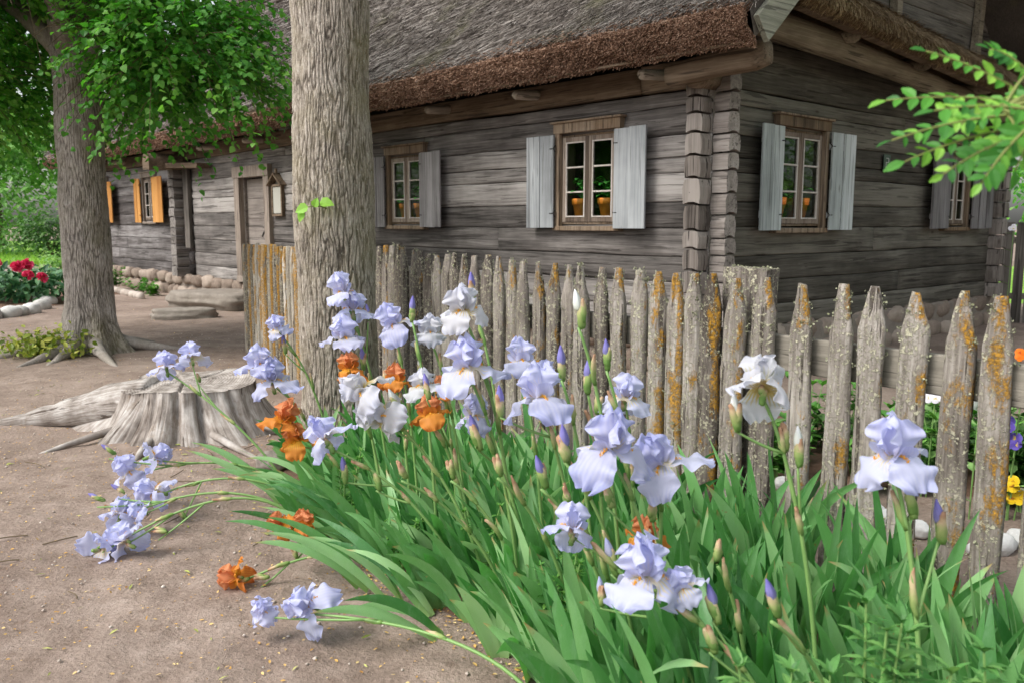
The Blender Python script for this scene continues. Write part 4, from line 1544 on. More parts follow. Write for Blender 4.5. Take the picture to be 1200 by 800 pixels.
# tree standing just right of the view; one low branch hangs into the picture, its unseen crown is added to shade the gable
BX, BY = 3.3, 2.3
tree3 = thing('locust_tree', 'fresh green branch of feathery oval leaflets hanging in at the upper right', 'tree', (BX, BY, 0))
mb = MB()
V, F = tube(bez((0, 0, -.05), (.05, -.02, 2.), (.0, 0, 5.2), 16), np.linspace(.16, .09, 16), 14)
mb.add(V + .01 * np.stack([pn(V * 9), pn(V * 9 + 4), 0 * V[:, 0]], 1), F, np.tile([.5, .6, 0], (len(V), 1)))
for k_ in range(6):
    a_ = k_ * 2 * pi / 6 - .3
    limb(mb, (0, 0, 3.6 + .2 * k_), (.9 * cos(a_), .9 * sin(a_), 5.0), (2.1 * cos(a_), 2.1 * sin(a_), 5.2 + .3 * (k_ % 3)), .07, .015, 9, 8, k_)
mb.build('trunk', M['bark1'], tree3, True)
lf = MB()
crown(lf, [((.9, 1.4, 5.3), (2.3, 2.6, 1.3), 2), ((2.2, 3.2, 4.3), (1.6, 2.0, 1.6), 2), ((.6, .6, 6.6), (1.8, 1.8, 1.), 1), ((3.6, 2.2, 3.4), (1.5, 2., 1.8), 1)], 9000, .1, 45, OVAL, None, .4, 12)
lf.build('crown', M['lime_leaf'], tree3)
mb, lv = MB(), MB()
tgt = [  # rachis start px, end px (photo), distance
    ((1195, 120), (1038, 118), 1.32), ((1185, 135), (1045, 165), 1.26), ((1190, 150), (1060, 190), 1.3), ((1200, 110), (1085, 60), 1.36),
    ((1195, 160), (1105, 205), 1.22), ((1205, 150), (1150, 215), 1.18), ((1205, 85), (1160, 58), 1.36), ((1210, 130), (1095, 130), 1.2), ((1230, 120), (1190, 200), 1.25), ((1215, 110), (1120, 150), 1.3)]
br0 = np.array([BX - .1, BY, 2.3])
o3 = np.array([BX, BY, 0])
main_end = at(1175, 128, 1.28)
mb.add(*tube(bez(br0 - o3, (br0 * .4 + main_end * .6) + (0, 0, .2) - o3, main_end - o3, 14), np.linspace(.02, .005, 14), 7), .5)
g_ = np.random.default_rng(77)
for (a_, b_, d_) in tgt:
    p0, p1 = at(*a_, d_) , at(*b_, d_)
    mid = (p0 + p1) / 2 + np.array([0, 0, .012])
    pa = bez(main_end, p0, p1, 4)
    pa = np.concatenate([bez(main_end, main_end * .4 + p0 * .6 + (0, 0, .01), p0, 3)[:-1], bez(p0, mid, p1, 12)])
    mb.add(*tube(pa - o3, np.linspace(.0026, .0012, len(pa)), 5), .5)
    ax = unit(p1 - p0)
    sd2 = unit(np.cross(ax, unit(np.array([0.2, -.6, .75]))))
    ux = np.cross(sd2, ax)
    n_ = 9
    ps, ns, tps = [], [], []
    rach = bez(p0, mid, p1, n_ + 1)
    for k_ in range(n_ + 1):
        for sg in ((-1, 1) if k_ < n_ else (0,)):
            ps.append(rach[k_]); ns.append(ux + g_.normal(0, .3, 3)); tps.append(ax * (.6 if sg else 1) + sd2 * sg + g_.normal(0, .15, 3) - (0, 0, .2))
    leaves(lv, np.array(ps) - o3, ns, tps, g_.uniform(.017, .033, len(ps)), OVAL, np.clip(g_.normal(.42, .33, len(ps)), 0, 1), wide=.95)
mb.build('branch', M['greentwig'], tree3, True)
lv.build('leaflets', M['near_leaf'], tree3)


def bush(name, label, cat, x, y, rads, n, size, mat, seed, zc=None, shape=OVAL, group=None, trunk=False):
    t = thing(name, label, cat, (x, y, 0), 0, group)
    g_ = np.random.default_rng(seed)
    mb = MB()
    zc = rads[2] * .9 if zc is None else zc
    cs = [((0, 0, zc), rads, 2.)]
    for k_ in range(6):
        d = unit(g_.normal(size=3)) * .6
        cs.append((tuple(d * np.array(rads) + (0, 0, zc)), tuple(np.array(rads) * g_.uniform(.35, .6)), 1.))
    crown(mb, cs, n, size, seed, shape, None, .3, 8, (size * 3, size * 6))
    mb.V[-1][:, 2] = np.maximum(mb.V[-1][:, 2], .01)
    mb.build('foliage' if not trunk else 'crown', mat, t)
    mb = MB()
    for k_ in range(1 if trunk else 7):
        a_ = k_ * .9
        e = np.array([cos(a_) * rads[0] * .5, sin(a_) * rads[1] * .5, zc * 1.1]) if not trunk else np.array([.1, 0, zc])
        V, F = tube(bez((0, 0, -.05), e * (.2, .2, .7), e, 7), np.linspace(.03, .008, 7) * (1 if not trunk else rads[2] * 1.6), 7)
        mb.add(V, F, .5)
    mb.build('stems' if not trunk else 'trunk', M['twig'], t)
    return t


# garden behind on the left
bush('garden_tree', 'pale green spreading tree beyond the lawn, left of the thick trunk', 'tree', -26, 44, (5, 4, 4.2), 8000, .34, M['far_leaf'], 31, 4.2, trunk=True)
bush('garden_tree', 'tall dark tree rising behind the pale garden tree at the far left', 'tree', -38, 55, (7, 5, 7.), 7000, .5, M['far_dark'], 32, 7.5, trunk=True)
bush('garden_shrub', 'brownish dark shrub low beside the thick linden trunk, across the lawn', 'bush', -20.2, 38, (1.8, 1.4, 1.2), 3600, .17, M['far_dark'], 33)
bush('garden_shrub', 'light leafy shrub at the far left edge of the lawn', 'bush', -26.5, 40, (2.6, 1.6, 1.5), 4200, .2, M['far_leaf'], 34)
bush('garden_tree', 'broad green tree hidden partly by the linden trunk at the back of the garden', 'tree', -19, 56, (6, 4, 5.5), 6500, .42, M['far_leaf'], 35, 6., trunk=True)
bush('garden_shrub', 'small green shrub between the red flowers and the linden trunk', 'bush', -9.9, 19.3, (.45, .4, .5), 1200, .09, M['far_leaf'], 36)
bush('garden_tree', 'green tree showing past the right end of the gable wall', 'tree', 13.5, 20., (3.2, 2.5, 2.6), 6500, .16, M['lime_leaf'], 37, 3.6, trunk=True)
bush('garden_tree', 'leafy tree far behind the dark plank fence at the right edge', 'tree', 22., 30., (4.2, 3., 4.), 5000, .3, M['far_leaf'], 38, 4.5, trunk=True)

for i_, (lb_, x_, y_, rr3, sz_) in enumerate([('bushy unseen tree added right of the house behind the locust, for dark window reflections', 15, 8., (3.5, 3.5, 3.4), .3), ('taller unseen tree added far to the right of the yard, for dark window reflections', 24, 16, (5, 5, 5.), .4),
        ('broad unseen tree added left of the yard, nearer than the lawn, for dark window reflections', -20, 9, (4, 4, 4.2), .34), ('dense unseen tree added far to the left beyond the yard, for dark window reflections', -30, 18, (5, 5, 5.), .42)]):
    bush('garden_tree', lb_, 'tree', x_, y_, rr3, 4500, sz_, M['far_leaf'], 90 + i_, rr3[2] * 1.02, trunk=True)  # out-of-view trees, added so the panes mirror foliage instead of bright sky

# dark plank fence past the gable end
t = thing('plank_fence', 'dark weathered vertical plank fence past the far end of the gable wall', 'fence', (0, 0, 0))
a_, b_ = hw((.1, HW + .35, 0)), hw((3.2, HW + 1.2, 0))
for k_ in range(20):
    p = a_ + (b_ - a_) * k_ / 20
    mb = MB()
    mb.add(*bar(p + (0, 0, -.02), p + (0, 0, 1.55 + rng.uniform(-.04, .04)), .025, .135, .004, 8, .004, up=unit(b_ - a_)), rng.random())
    mb.build('plank', M['plank_z'], t)
mb = MB()
for z in (.4, 1.25):
    mb.add(*bar(a_ + (-.03, .04, z), b_ + (-.03, .04, z), .05, .09), .4)
mb.build('rail', M['rail'], t)

# ================================================================== PICKET FENCES
def picket(mb, w, d, h, seed, orange=0., blunt=.02, tufts=30):
    """split pointed picket, origin at the foot; width on x, thickness on y (front is -y)"""
    g_ = np.random.default_rng(seed)
    nz, m = 54, 18
    tip = g_.uniform(.13, .2)
    z = np.concatenate([np.linspace(-.1, h - tip, nz - 10), np.linspace(h - tip, h, 11)[1:]])
    nz = len(z)
    a = np.linspace(0, 2 * pi, m, endpoint=False)
    # rounded front, flat back
    cx, cy = np.cos(a), np.sin(a)
    px_ = np.sign(cx) * np.abs(cx) ** .62
    py_ = np.where(cy < 0, np.sign(cy) * np.abs(cy) ** .75, np.abs(cy) ** .3 * .55)
    k = np.ones(nz)
    q = np.clip((z - (h - tip)) / tip, 0, 1)
    k = 1 - q * (1 - blunt / w * g_.uniform(1.1, 2.2)) if True else k
    lean = g_.uniform(-.5, .5)
    X = px_[None] * (w / 2) * k[:, None] + (q * w * .18 * lean)[:, None]
    Y = py_[None] * (d / 2) * (1 - .45 * q)[:, None]
    V = np.stack([X, Y, np.repeat(z[:, None], m, 1)], -1).reshape(-1, 3)
    off = g_.uniform(0, 99, 3)
    V0 = V.copy()
    bow = .007 * pn(np.stack([z * 1.1 + off[0], z * 0, z * 0], 1))
    V[:, 0] += np.repeat(bow, m)
    V[:, 0] += .006 * fbm(V0 * np.array([14, 14, 2.4]) + off, 3)
    V[:, 1] += .0065 * fbm(V0 * np.array([30, 30, 2.]) + off + 8, 3) + .0035 * fbm(V0 * 45 + off, 2)
    V[:, 2] += .006 * pn(V0 * 30 + off) * (V0[:, 2] > .5)
    F = [gridF(nz, m, True), (np.arange(m) + (nz - 1) * m)[None], np.arange(m)[None, ::-1]]
    pc = np.zeros((len(V), 3))
    pc[:, 0] = g_.random()
    # orange lichen likes the right edge and the tip
    ang = np.tile(a, nz)
    zz = np.repeat(z, m)
    pc[:, 1] = orange + .13 * np.clip(np.cos(ang + .5), -.4, 1) + .08 * np.clip((zz - h + .14) / .14, 0, 1) - .03 * np.clip(1 - zz / .5, 0, 1)
    mb.add(V, F, pc, 0)
    # leafy lichen tufts
    if tufts:
        nc = max(2, tufts // 9)
        P, N_, T_, S_ = [], [], [], []
        idx = np.where((V[:, 2] > .25) & (V0[:, 1] < d * .2))[0]
        for _ in range(nc):
            i = g_.choice(idx)
            zb = g_.random() < .45
            c = V[i]
            if zb:
                top = np.where(V[:, 2] > h - tip * 1.6)[0]
                c = V[g_.choice(top)]
            o = unit(np.array([c[0] * 1.2, c[1] - .01, .01]))
            kq = g_.integers(5, 14)
            P.append(c + g_.normal(0, .007, (kq, 3)))
            N_.append(unit(o + g_.normal(0, .8, (kq, 3))))
            T_.append(unit(o + g_.normal(0, .9, (kq, 3))))
            S_.append(g_.uniform(.004, .011, kq))
        P, N_, T_, S_ = map(np.concatenate, (P, N_, T_, S_))
        leaves(mb, P, N_, T_, S_, [(0, .1, 0), (.5, .4, -.08), (1., .3, .12)], g_.random(len(P)), 1, fold=.6)


fence = thing('picket_fence', 'weathered grey picket fence with lichen running in front of the house', 'fence', (FB[0], FB[1], 0), math.atan2(FQ[1], FQ[0]))
# local x = along the fence (away from viewer), local -y?  FN is local -y, so the front (towards viewer) is +y -> turn pickets
def fence_s(px, py=320):
    """distance along the fence line for a photo column"""
    k_ = (px - 600) / FPX / (cos(PITCH) + (400 - py) / FPX * sin(PITCH))
    # FB.x + FQ.x*s = k*(FB.y+FQ.y*s)
    return (k_ * FB[1] - FB[0]) / (FQ[0] - k_ * FQ[1])


TOPS = [(434.7, 289), (443, 289), (450.6, 288), (458, 287), (467, 286), (474, 290), (484, 293), (492.5, 293), (504, 298), (514, 299), (523, 298), (534, 297), (544, 298), (557, 299), (571, 299),
        (586, 300), (601, 304), (615.6, 306), (632.5, 308), (649, 309), (665.6, 310), (684, 311), (709, 313), (727, 313), (752, 317), (773, 319), (794.5, 319), (816, 320), (835, 322),
        (863, 326), (900, 325), (943, 332), (990, 332), (1027, 335), (1073, 342), (1128, 342), (1177, 347)]
TOPS = [(420, 289), (427, 288)] + TOPS
ORANGE = {2: .05, 4: .08, 6: .04, 18: .04, 20: .07, 21: .05, 24: .06, 27: .12, 28: .12, 30: .09, 31: .1, 33: .05, 34: .05, 36: .07, 37: .08, 38: .08, 39: .08}
lst = [(fence_s(px, py), py) for px, py in TOPS]
last = lst[-1][0]
lst += [(last - .16 * q, 352 + 7 * q) for q in range(1, 10)]
for i, (sa, py) in enumerate(lst):
    p = FB + FQ * sa
    dy = at(600, py, 1)[2] - CAM_H
    h = CAM_H + dy * p[1]
    h = min(max(h, 1.2), 1.36) + rng.uniform(-.004, .004)
    w = .1 * rng.uniform(.9, 1.12) if i < 31 else .107 * rng.uniform(.94, 1.08)
    mb = MB()
    picket(mb, w, .058 if i < 32 else .045, h, 100 + i, ORANGE.get(i, rng.uniform(-.03, .03)), tufts=150 if 14 < i < 41 else 80)
    o = mb.build('picket', [M['picket'], M['lichen']], fence, True, (sa, rng.uniform(-.004, .004), 0), (rng.uniform(-.01, .01), rng.uniform(-.009, .009), pi + rng.uniform(-.06, .06)))
sfar = lst[0][0] + .1
smid = fence_s(862)
mb = MB()
mb.add(*bar((sfar, -.052, .96), (smid + .05, -.052, .96), .04, .14, .006), .6)
mb.add(*bar((smid + .04, -.054, .955), (lst[-1][0], -.054, .955), .04, .15, .006), .75)
mb.build('rail', M['rail'], fence)
mb = MB()     # chunky hewn post where the two lengths meet
V, F = bar((smid + .02, -.135, -.1), (smid + .02, -.135, 1.3), .11, .25, .02, 24, .012, up=(1, 0, 0))
mb.add(V, F, np.tile([.4, .0, 0], (len(V), 1)), 0)
P = np.stack([smid + .02 + rng.uniform(-.12, .12, 160), -.135 + rng.uniform(-.055, .055, 160), 1.295 + rng.uniform(-.004, .01, 160)], 1)
leaves(mb, P, unit(np.array([0, 0, 1.]) + rng.normal(0, .6, (160, 3))), unit(rng.normal(0, 1, (160, 3)) + (0, 0, .4)), rng.uniform(.005, .012, 160), [(0, .1, 0), (.5, .4, -.08), (1., .3, .12)], rng.random(160), 1, .6)
mb.build('post', [M['picket'], M['lichen']], fence, False)
mb = MB()
V, F = bar((sfar - .2, -.12, -.1), (sfar - .2, -.12, 1.3), .12, .12, .02, 24, .008, up=(1, 0, 0))
mb.add(V, F, np.tile([.4, .0, 0], (len(V), 1)), 0)
mb.build('post', M['picket'], fence, False)

# side run from the bend back towards the yard, thick with orange lichen
SD, SE = np.array([-1.45, 7.0]), np.array([-3.17, 10.19])
sl = np.linalg.norm(SE - SD)
sq = (SE - SD) / sl
side_f = thing('picket_fence', 'side run of old pickets streaked with bright orange lichen, left of the middle tree trunk', 'fence', (SD[0], SD[1], 0), math.atan2(sq[1], sq[0]))
nside = 26
for i in range(nside):
    sa = sl * (i + .3) / nside
    mb = MB()
    picket(mb, .088 * rng.uniform(.85, 1.1), .07, 1.27 + rng.uniform(-.012, .012) + .02 * (1 - i / nside), 300 + i, rng.choice([-.12, -.04, .06, .14]), blunt=.06, tufts=20)
    mb.build('picket', [M['picket_side'], M['lichen_o']], side_f, True, (sa, 0, 0), (0, rng.uniform(-.01, .01), rng.uniform(-.1, .1) + pi))
mb = MB()
mb.add(*bar((0, -.055, .98), (sl, -.055, .98), .04, .12), .5)
mb.add(*bar((0, -.055, .3), (sl, -.055, .3), .04, .12), .5)
mb.build('rail', M['rail'], side_f)
mb = MB()
V, F = bar((sl + .02, -.07, -.1), (sl + .02, -.07, 1.25), .12, .1, .02, 20, .008, up=(1, 0, 0))
mb.add(V, F, np.tile([.4, .0, 0], (len(V), 1)))
mb.build('post', M['picket_side'], side_f)

# ================================================================== STUMP
stump = thing('tree_stump', 'silvery weathered tree stump with a long root spreading over the bare earth', 'stump', (-2.44, 6.3, 0))
nz, nth = 46, 260
th = np.linspace(0, 2 * pi, nth, endpoint=False)
tz = np.linspace(0, 1, nz)
Tz, T = np.meshgrid(tz, th, indexing='ij')
hgt = .34 + .03 * np.cos(T - .9) + .02 * np.sin(3 * T)
rtop = .44 + .05 * np.cos(T) + .03 * np.cos(2 * T + .6) + .025 * np.cos(5 * T + 1)
dang = lambda c: (T - c + pi) % (2 * pi) - pi
lob = np.zeros_like(T)
for c, wd_, am in ((pi - .05, .30, .42), (-2.3, .26, .20), (-1.55, .24, .18), (-.75, .24, .26), (.1, .3, .22), (1.2, .4, .2), (2.3, .4, .2), (-1.93, .12, .07), (-1.15, .13, .08)):
    lob = lob + am * np.exp(-(dang(c) / wd_) ** 2)
k = (1 - Tz)
rr_ = rtop + lob * (k ** 2.1) + .10 * k ** 1.3 + .02 * fbm(np.stack([np.cos(T) * 5, np.sin(T) * 5, Tz * 1.2], -1), 3)
rr_ = rr_ - .09 * np.exp(-(dang(-1.33) / .06) ** 2) * (1 - .5 * k) - .10 * np.exp(-(dang(-1.0) / .05) ** 2) - .035 * np.exp(-(dang(-1.7) / .04) ** 2) - .03 * np.exp(-(dang(-.55) / .05) ** 2) - .07 * np.exp(-(dang(-2.0) / .05) ** 2) * k
rr_ += .006 * pn(np.stack([np.cos(T) * 26, np.sin(T) * 26, Tz * .8], -1))
zz = Tz * hgt - .03 * k
zz = zz + lob * .12 * k * (1 - k) * 2
V = np.stack([rr_ * np.cos(T), rr_ * np.sin(T), zz], -1)
# the long root on the left gets its own swept body too
mb = MB()
pc = np.stack([T / (2 * pi), Tz * .36, T * 0], -1)
mb.add(V.reshape(-1, 3), gridF(nz, nth, True), pc.reshape(-1, 3))
pa = bez((-.22, -.02, .17), (-.68, .04, .17), (-.95, .1, .03), 26, (-1.6, .12, -.03))
prof = []
for q in np.linspace(0, 1, 26):
    w_, h_ = .20 * (1 - q) ** 1.2 + .05, .175 * (1 - q) ** 1.1 + .035
    a = np.linspace(0, 2 * pi, 20, endpoint=False)
    prof.append(np.stack([np.cos(a) * w_ * .9, np.sin(a) * h_], 1))
V2, F2 = sweep(pa, np.array(prof))
V2 = V2 + .014 * np.stack([fbm(V2 * (3, 20, 20), 2), fbm(V2 * (3, 20, 20) + 7, 2), fbm(V2 * (2, 18, 18) + 17, 3)], 1)
pc2 = np.zeros((len(V2), 3))
pc2[:, 0] = np.tile(np.arange(20) / 20 * .4, 26)
pc2[:, 1] = np.repeat(np.linspace(0, 1.2, 26), 20)
mb.add(V2, F2, pc2)
for (a_, l_) in ((-.9, .7), (-1.6, .35), (-.3, .6), (-2.4, .3)):
    d = np.array([cos(a_), sin(a_), 0])
    V2, F2 = tube(bez(d * .5 + (0, 0, .05), d * (.6 + l_ * .4) + (0, 0, .03), d * (.65 + l_) + rotz(d, .8) * .12 - (0, 0, .02), 9), np.linspace(.035, .012, 9), 7)
    mb.add(V2 + .006 * pn(V2 * 20)[:, None], F2, np.tile([.3, .2, 0], (len(V2), 1)))
mb.build('stump_body', M['stump'], stump, True)
nr = 26
rq = np.linspace(0, 1, nr)
Rq, T = np.meshgrid(rq, th, indexing='ij')
rim, rimz = rr_[-1] + .004, zz[-1]
x_, y_ = rim[None] * Rq * np.cos(T), rim[None] * Rq * np.sin(T)
z_ = rimz[None] * Rq ** 2 + (1 - Rq ** 2) * .34 + .014 * fbm(np.stack([x_ * 7, y_ * 7, x_ * 0], -1), 4) * (Rq < .99)
for c in (-1.3, .4, 2.1, -2.4, 1.1):
    z_ = z_ - .03 * np.exp(-((np.abs((T - c + pi) % (2 * pi) - pi) * Rq * .5) / .012) ** 2) * (Rq > .15) * (Rq < .98)
mb = MB()
mb.add(np.stack([x_, y_, z_], -1).reshape(-1, 3), gridF(nr, nth, True), .5)
mb.build('cut_top', M['stumptop'], stump, True)

# ================================================================== STEPS, STONES, SMALL BEDS
def stone_thing(name, label, cat, c, rad, mat, rough=.2, sc=2., flat=.5, group=None, rz=0., nu=30, nv=44):
    mb = MB()
    V, F = blob((0, 0, 0), rad, nu, nv, rough, sc, flat)
    mb.add(V, F, rng.random())
    return tag(mb.build(name, mat, None, True, c, (0, 0, rz)), label, cat, group)


stone_thing('step_stone', 'large flat-topped stone step under the house door', 'step', (-5.35, 15.6, .13), (1.15, .62, .2), M['step'], .12, 2., .7, rz=HA + .35)
stone_thing('step_stone', 'low flat stone lying in the dirt left of the big door step', 'step', (-5.25, 13.7, .05), (.58, .28, .13), M['step'], .14, 2., .7, rz=.25)
for i, (px, py, r_) in enumerate([(-8, 368, .16), (12, 366, .17), (24, 364, .14), (37, 362, .17), (49, 358, .17), (57, 353, .16), (44, 350, .1), (-22, 372, .17)]):
    d = at(px, py, 1.)
    Y_ = 1. * (CAM_H - .07) / (CAM_H - d[2])
    p = at(px, py, Y_)
    stone_thing('border_stone', 'pale rounded stone in the border round the red peony bed', 'stone', (p[0], p[1], .06), (r_, r_ * .85, r_ * .72), M['greystone'], .12, 2., .25, 'stones edging the peony bed', rng.uniform(0, 3), 12, 16)
# cobble edging below the far wall
for i in range(26):
    q = hw((-13.0 - .2 * i, -1.05 + .012 * i, .04))
    stone_thing('edging_cobble', 'small pale cobble in the row edging the bed below the far wall', 'stone', tuple(q), (.1 * rng.uniform(.8, 1.15), .085, .085), M['cobble'], .15, 2., .25, 'cobbles edging the bed under the wall', rng.uniform(0, 3), 9, 12)


def herb(name, label, cat, p, h, n, size, mat, seed, spread=.2, shape=LANCE, group=None, stems=5, tiers=6, rz=0.):
    """leafy upright plant: several stems with leaves in whorls"""
    g_ = np.random.default_rng(seed)
    t = thing(name, label, cat, tuple(p), rz, group)
    mb, lv = MB(), MB()
    P, N_, T_, S_ = [], [], [], []
    for k_ in range(stems):
        a_ = g_.uniform(0, 2 * pi)
        e = np.array([cos(a_) * spread * g_.uniform(.2, 1), sin(a_) * spread * g_.uniform(.2, 1), h * g_.uniform(.65, 1.)])
        pa = bez((e[0] * .15, e[1] * .15, -.03), e * (.5, .5, .6), e, 8)
        mb.add(*tube(pa, np.linspace(.005, .0025, 8), 5), .5)
        for j in range(tiers):
            u_ = .25 + .75 * j / (tiers - 1)
            c = np.array([np.interp(u_, np.linspace(0, 1, 8), pa[:, q]) for q in range(3)])
            for b in range(n):
                az = g_.uniform(0, 2 * pi)
                d = np.array([cos(az), sin(az), g_.uniform(-.1, .7) + .6 * (j == tiers - 1)])
                P.append(c); T_.append(d); N_.append((-.4 * cos(az), -.4 * sin(az), 1.)); S_.append(size * g_.uniform(.6, 1.1) * (1 - .35 * u_))
    leaves(lv, P, N_, T_, S_, shape, np.clip(g_.normal(.5, .2, len(P)), 0, 1))
    mb.build('stems', M['iris_stem'], t)
    lv.build('foliage', mat, t)
    return t


def ruffle_ball(mb, c, r, seed, n=26):
    g_ = np.random.default_rng(seed)
    d = unit(g_.normal(size=(n, 3)) + (0, 0, .5))
    P = np.asarray(c) + d * r * .2
    leaves(mb, P, unit(g_.normal(size=(n, 3)) + d * .5), d, r * g_.uniform(.7, 1.1, n), [(0, .2, 0), (.5, .5, -.05), (.85, .5, .05), (1., .25, .12)], g_.random(n), 0, .5)


# peony bush
py_ = thing('peony_bush', 'dark leafy peony bush with crimson flowers in the stone-edged bed at far left', 'bush', (-9.6, 16.4, 0))
lv = MB()
g_ = np.random.default_rng(5)
n_ = 900
az, rd = g_.uniform(0, 2 * pi, n_), np.sqrt(g_.random(n_))
hh = g_.uniform(.15, .68, n_) * (1.1 - .45 * rd ** 2)
P = np.stack([rd * 1.25 * np.cos(az), rd * .8 * np.sin(az), hh], 1)
T_ = np.stack([np.cos(az) * .8, np.sin(az) * .8, g_.uniform(-.5, .5, n_)], 1) + g_.normal(0, .4, (n_, 3))
leaves(lv, P, unit(np.array([0, 0, 1.]) + g_.normal(0, .35, (n_, 3))), T_, g_.uniform(.14, .24, n_), LANCE, g_.random(n_), wide=1.3)
lv.build('foliage', M['peony_leaf'], py_)
mb = MB()
for k_ in range(40):
    a_, r_ = g_.uniform(0, 6.28), g_.uniform(.1, .9)
    mb.add(*tube(bez((r_ * .5 * cos(a_), r_ * .4 * sin(a_), -.03), (r_ * .7 * cos(a_), r_ * .5 * sin(a_), .3), (r_ * 1.1 * cos(a_), r_ * .75 * sin(a_), .6), 6), .008, 5), .5)
mb.build('stems', M['iris_stem'], py_)
for k_, (px, py, Y_, r_) in enumerate([(20, 313, 15.6, .1), (31, 311, 15.7, .11), (33, 323, 15.4, .09), (49, 326, 15.5, .09), (-3, 309, 15.7, .08)]):
    p = at(px, py, Y_) - np.array([-9.6, 16.4, 0])
    mb = MB()
    ruffle_ball(mb, p, r_ * .95, 50 + k_, 34)
    mb.build('flower', M['peony'], py_)

# yellow-green tuft at the foot of the linden
tf = thing('ground_elder_tuft', 'yellow-green leafy tuft growing at the foot of the linden trunk', 'plant', (-5.28, 9.6, 0))
lv = MB()
n_ = 520
g_ = np.random.default_rng(6)
u_ = g_.random(n_)
cxs = np.where(u_ < .62, -.12, .22)
P = np.stack([cxs + g_.normal(0, .17, n_), g_.normal(0, .14, n_), np.abs(g_.normal(.1, .075, n_)) + .02], 1)
P[:, 2] *= np.where(u_ < .62, 1.1, 1.15)
leaves(lv, P, unit(np.array([0, -.3, 1.]) + g_.normal(0, .45, (n_, 3))), unit(g_.normal(0, 1, (n_, 3)) + (0, 0, -.1)), g_.uniform(.05, .1, n_), OVAL, g_.random(n_))
lv.build('foliage', M['yellow_leaf'], tf)
mb = MB()
for k_ in range(40):
    e = P[g_.integers(n_)]
    mb.add(*tube(bez((e[0] * .5, e[1] * .5, -.02), e * (.7, .7, .8), e, 4), .003, 4), .5)
mb.build('stems', M['greentwig'], tf)
for i, (x, lb) in enumerate(((-17.9, 'leafy plant beside the linden trunk in the bed under the far wall'), (-15.9, 'broad-leaved plant in the middle of the bed under the far wall'), (-14.2, 'low feathery plant at the right end of the bed under the far wall'), (-13.5, 'tiny plant in the bed corner below the log column'))):
    q = hw((x, -.62, .0))
    herb('bed_plant', lb, 'plant', q, (.34, .5, .32, .2)[i], 5, .15, M['herb_leaf'], 60 + i, (.25, .3, .45, .2)[i], OVAL, None, 8, 5)

# lawn grass tufts
g_ = np.random.default_rng(9)
n_ = 9000
P = np.stack([g_.uniform(-34, -13, n_), 31 + 14 * g_.random(n_) ** 1.6, np.zeros(n_) + .01], 1)
mb = MB()
leaves(mb, P, unit(g_.normal(0, 1, (n_, 3)) * (1, 1, .1)), unit(g_.normal(0, .35, (n_, 3)) + (0, 0, 1)), g_.uniform(.1, .22, n_), [(0, .1, 0), (1, .01, .1)], g_.random(n_))
stuff(mb.build('grass', M['grass']), 'short bright green lawn grass beyond the gravel path', 'grass')

# ================================================================== PANSY BED BEHIND THE FENCE
for i, (px, py) in enumerate([(985, 600), (1020, 590), (1062, 606), (1075, 610), (1108, 622), (1150, 634), (1172, 628), (1195, 622), (918, 558), (1040, 598)]):
    d = at(px, py, 1.)
    Y_ = (CAM_H - .07) / (CAM_H - d[2])
    p = at(px, py, Y_)
    r_ = rng.uniform(.04, .065)
    stone_thing('border_stone', 'whitewashed stone on the ground behind the pickets, edging the pansy bed', 'stone', (p[0], p[1], .03), (r_ * 1.3, r_, r_ * .9), M['whitestone'], .16, 2.2, 0., 'whitewashed stones edging the pansy bed', rng.uniform(0, 3), 16, 22)
stone_thing('border_stone', 'single white stone high in the gap right of the thick lavender iris, behind the fence', 'stone', (2.75, 5.15, .42), (.11, .08, .09), M['whitestone'], .12, 2., .4)
herbs = []
g_ = np.random.default_rng(21)
for i in range(64):
    u_, v_ = .75 * g_.random(), g_.random() ** .8
    x, y = 1.5 + 2.4 * u_ + .7 * v_, 4.85 - 1.2 * u_ + 1.1 * v_
    herb('bedding_plant', 'low bushy green bedding plant behind the right-hand pickets', 'plant', (x, y, .03), g_.uniform(.28, .5), 5, .1, M['herb_leaf' if i % 3 else 'far_dark'], 400 + i, .2, OVAL, 'green bedding plants behind the fence', 7, 5)
PAN = [(905, 467, 'y', 'yellow pansy peeping between pickets below the white iris'), (1060, 414, 'w', 'white pansy just above the fence rail'), (1150, 462, 'w', 'white pansy cluster flower beside the white stone'),
       (1083, 564, 'r', 'dark red flower low in the gap right of the lavender iris'), (1182, 500, 'p', 'upper purple pansy at the right edge behind the last pickets'), (1190, 520, 'p', 'lower purple pansy at the right edge behind the last pickets'),
       (1187, 570, 'y', 'upper yellow flower low at the right edge'), (1194, 588, 'y', 'lower yellow flower low at the right edge'), (1195, 418, 'o', 'bright orange flower at the right edge beside the last picket'),
       (1196, 470, 'w', 'white pansy at the right edge below the fence rail'), (930, 500, 'w', 'white pansy seen low between the pickets beside the white iris'), (1096, 466, 'w', 'white pansy deep in the gap over the lavender iris'),
       (1188, 268, 'w', 'white flower far behind by the dark plank fence')]
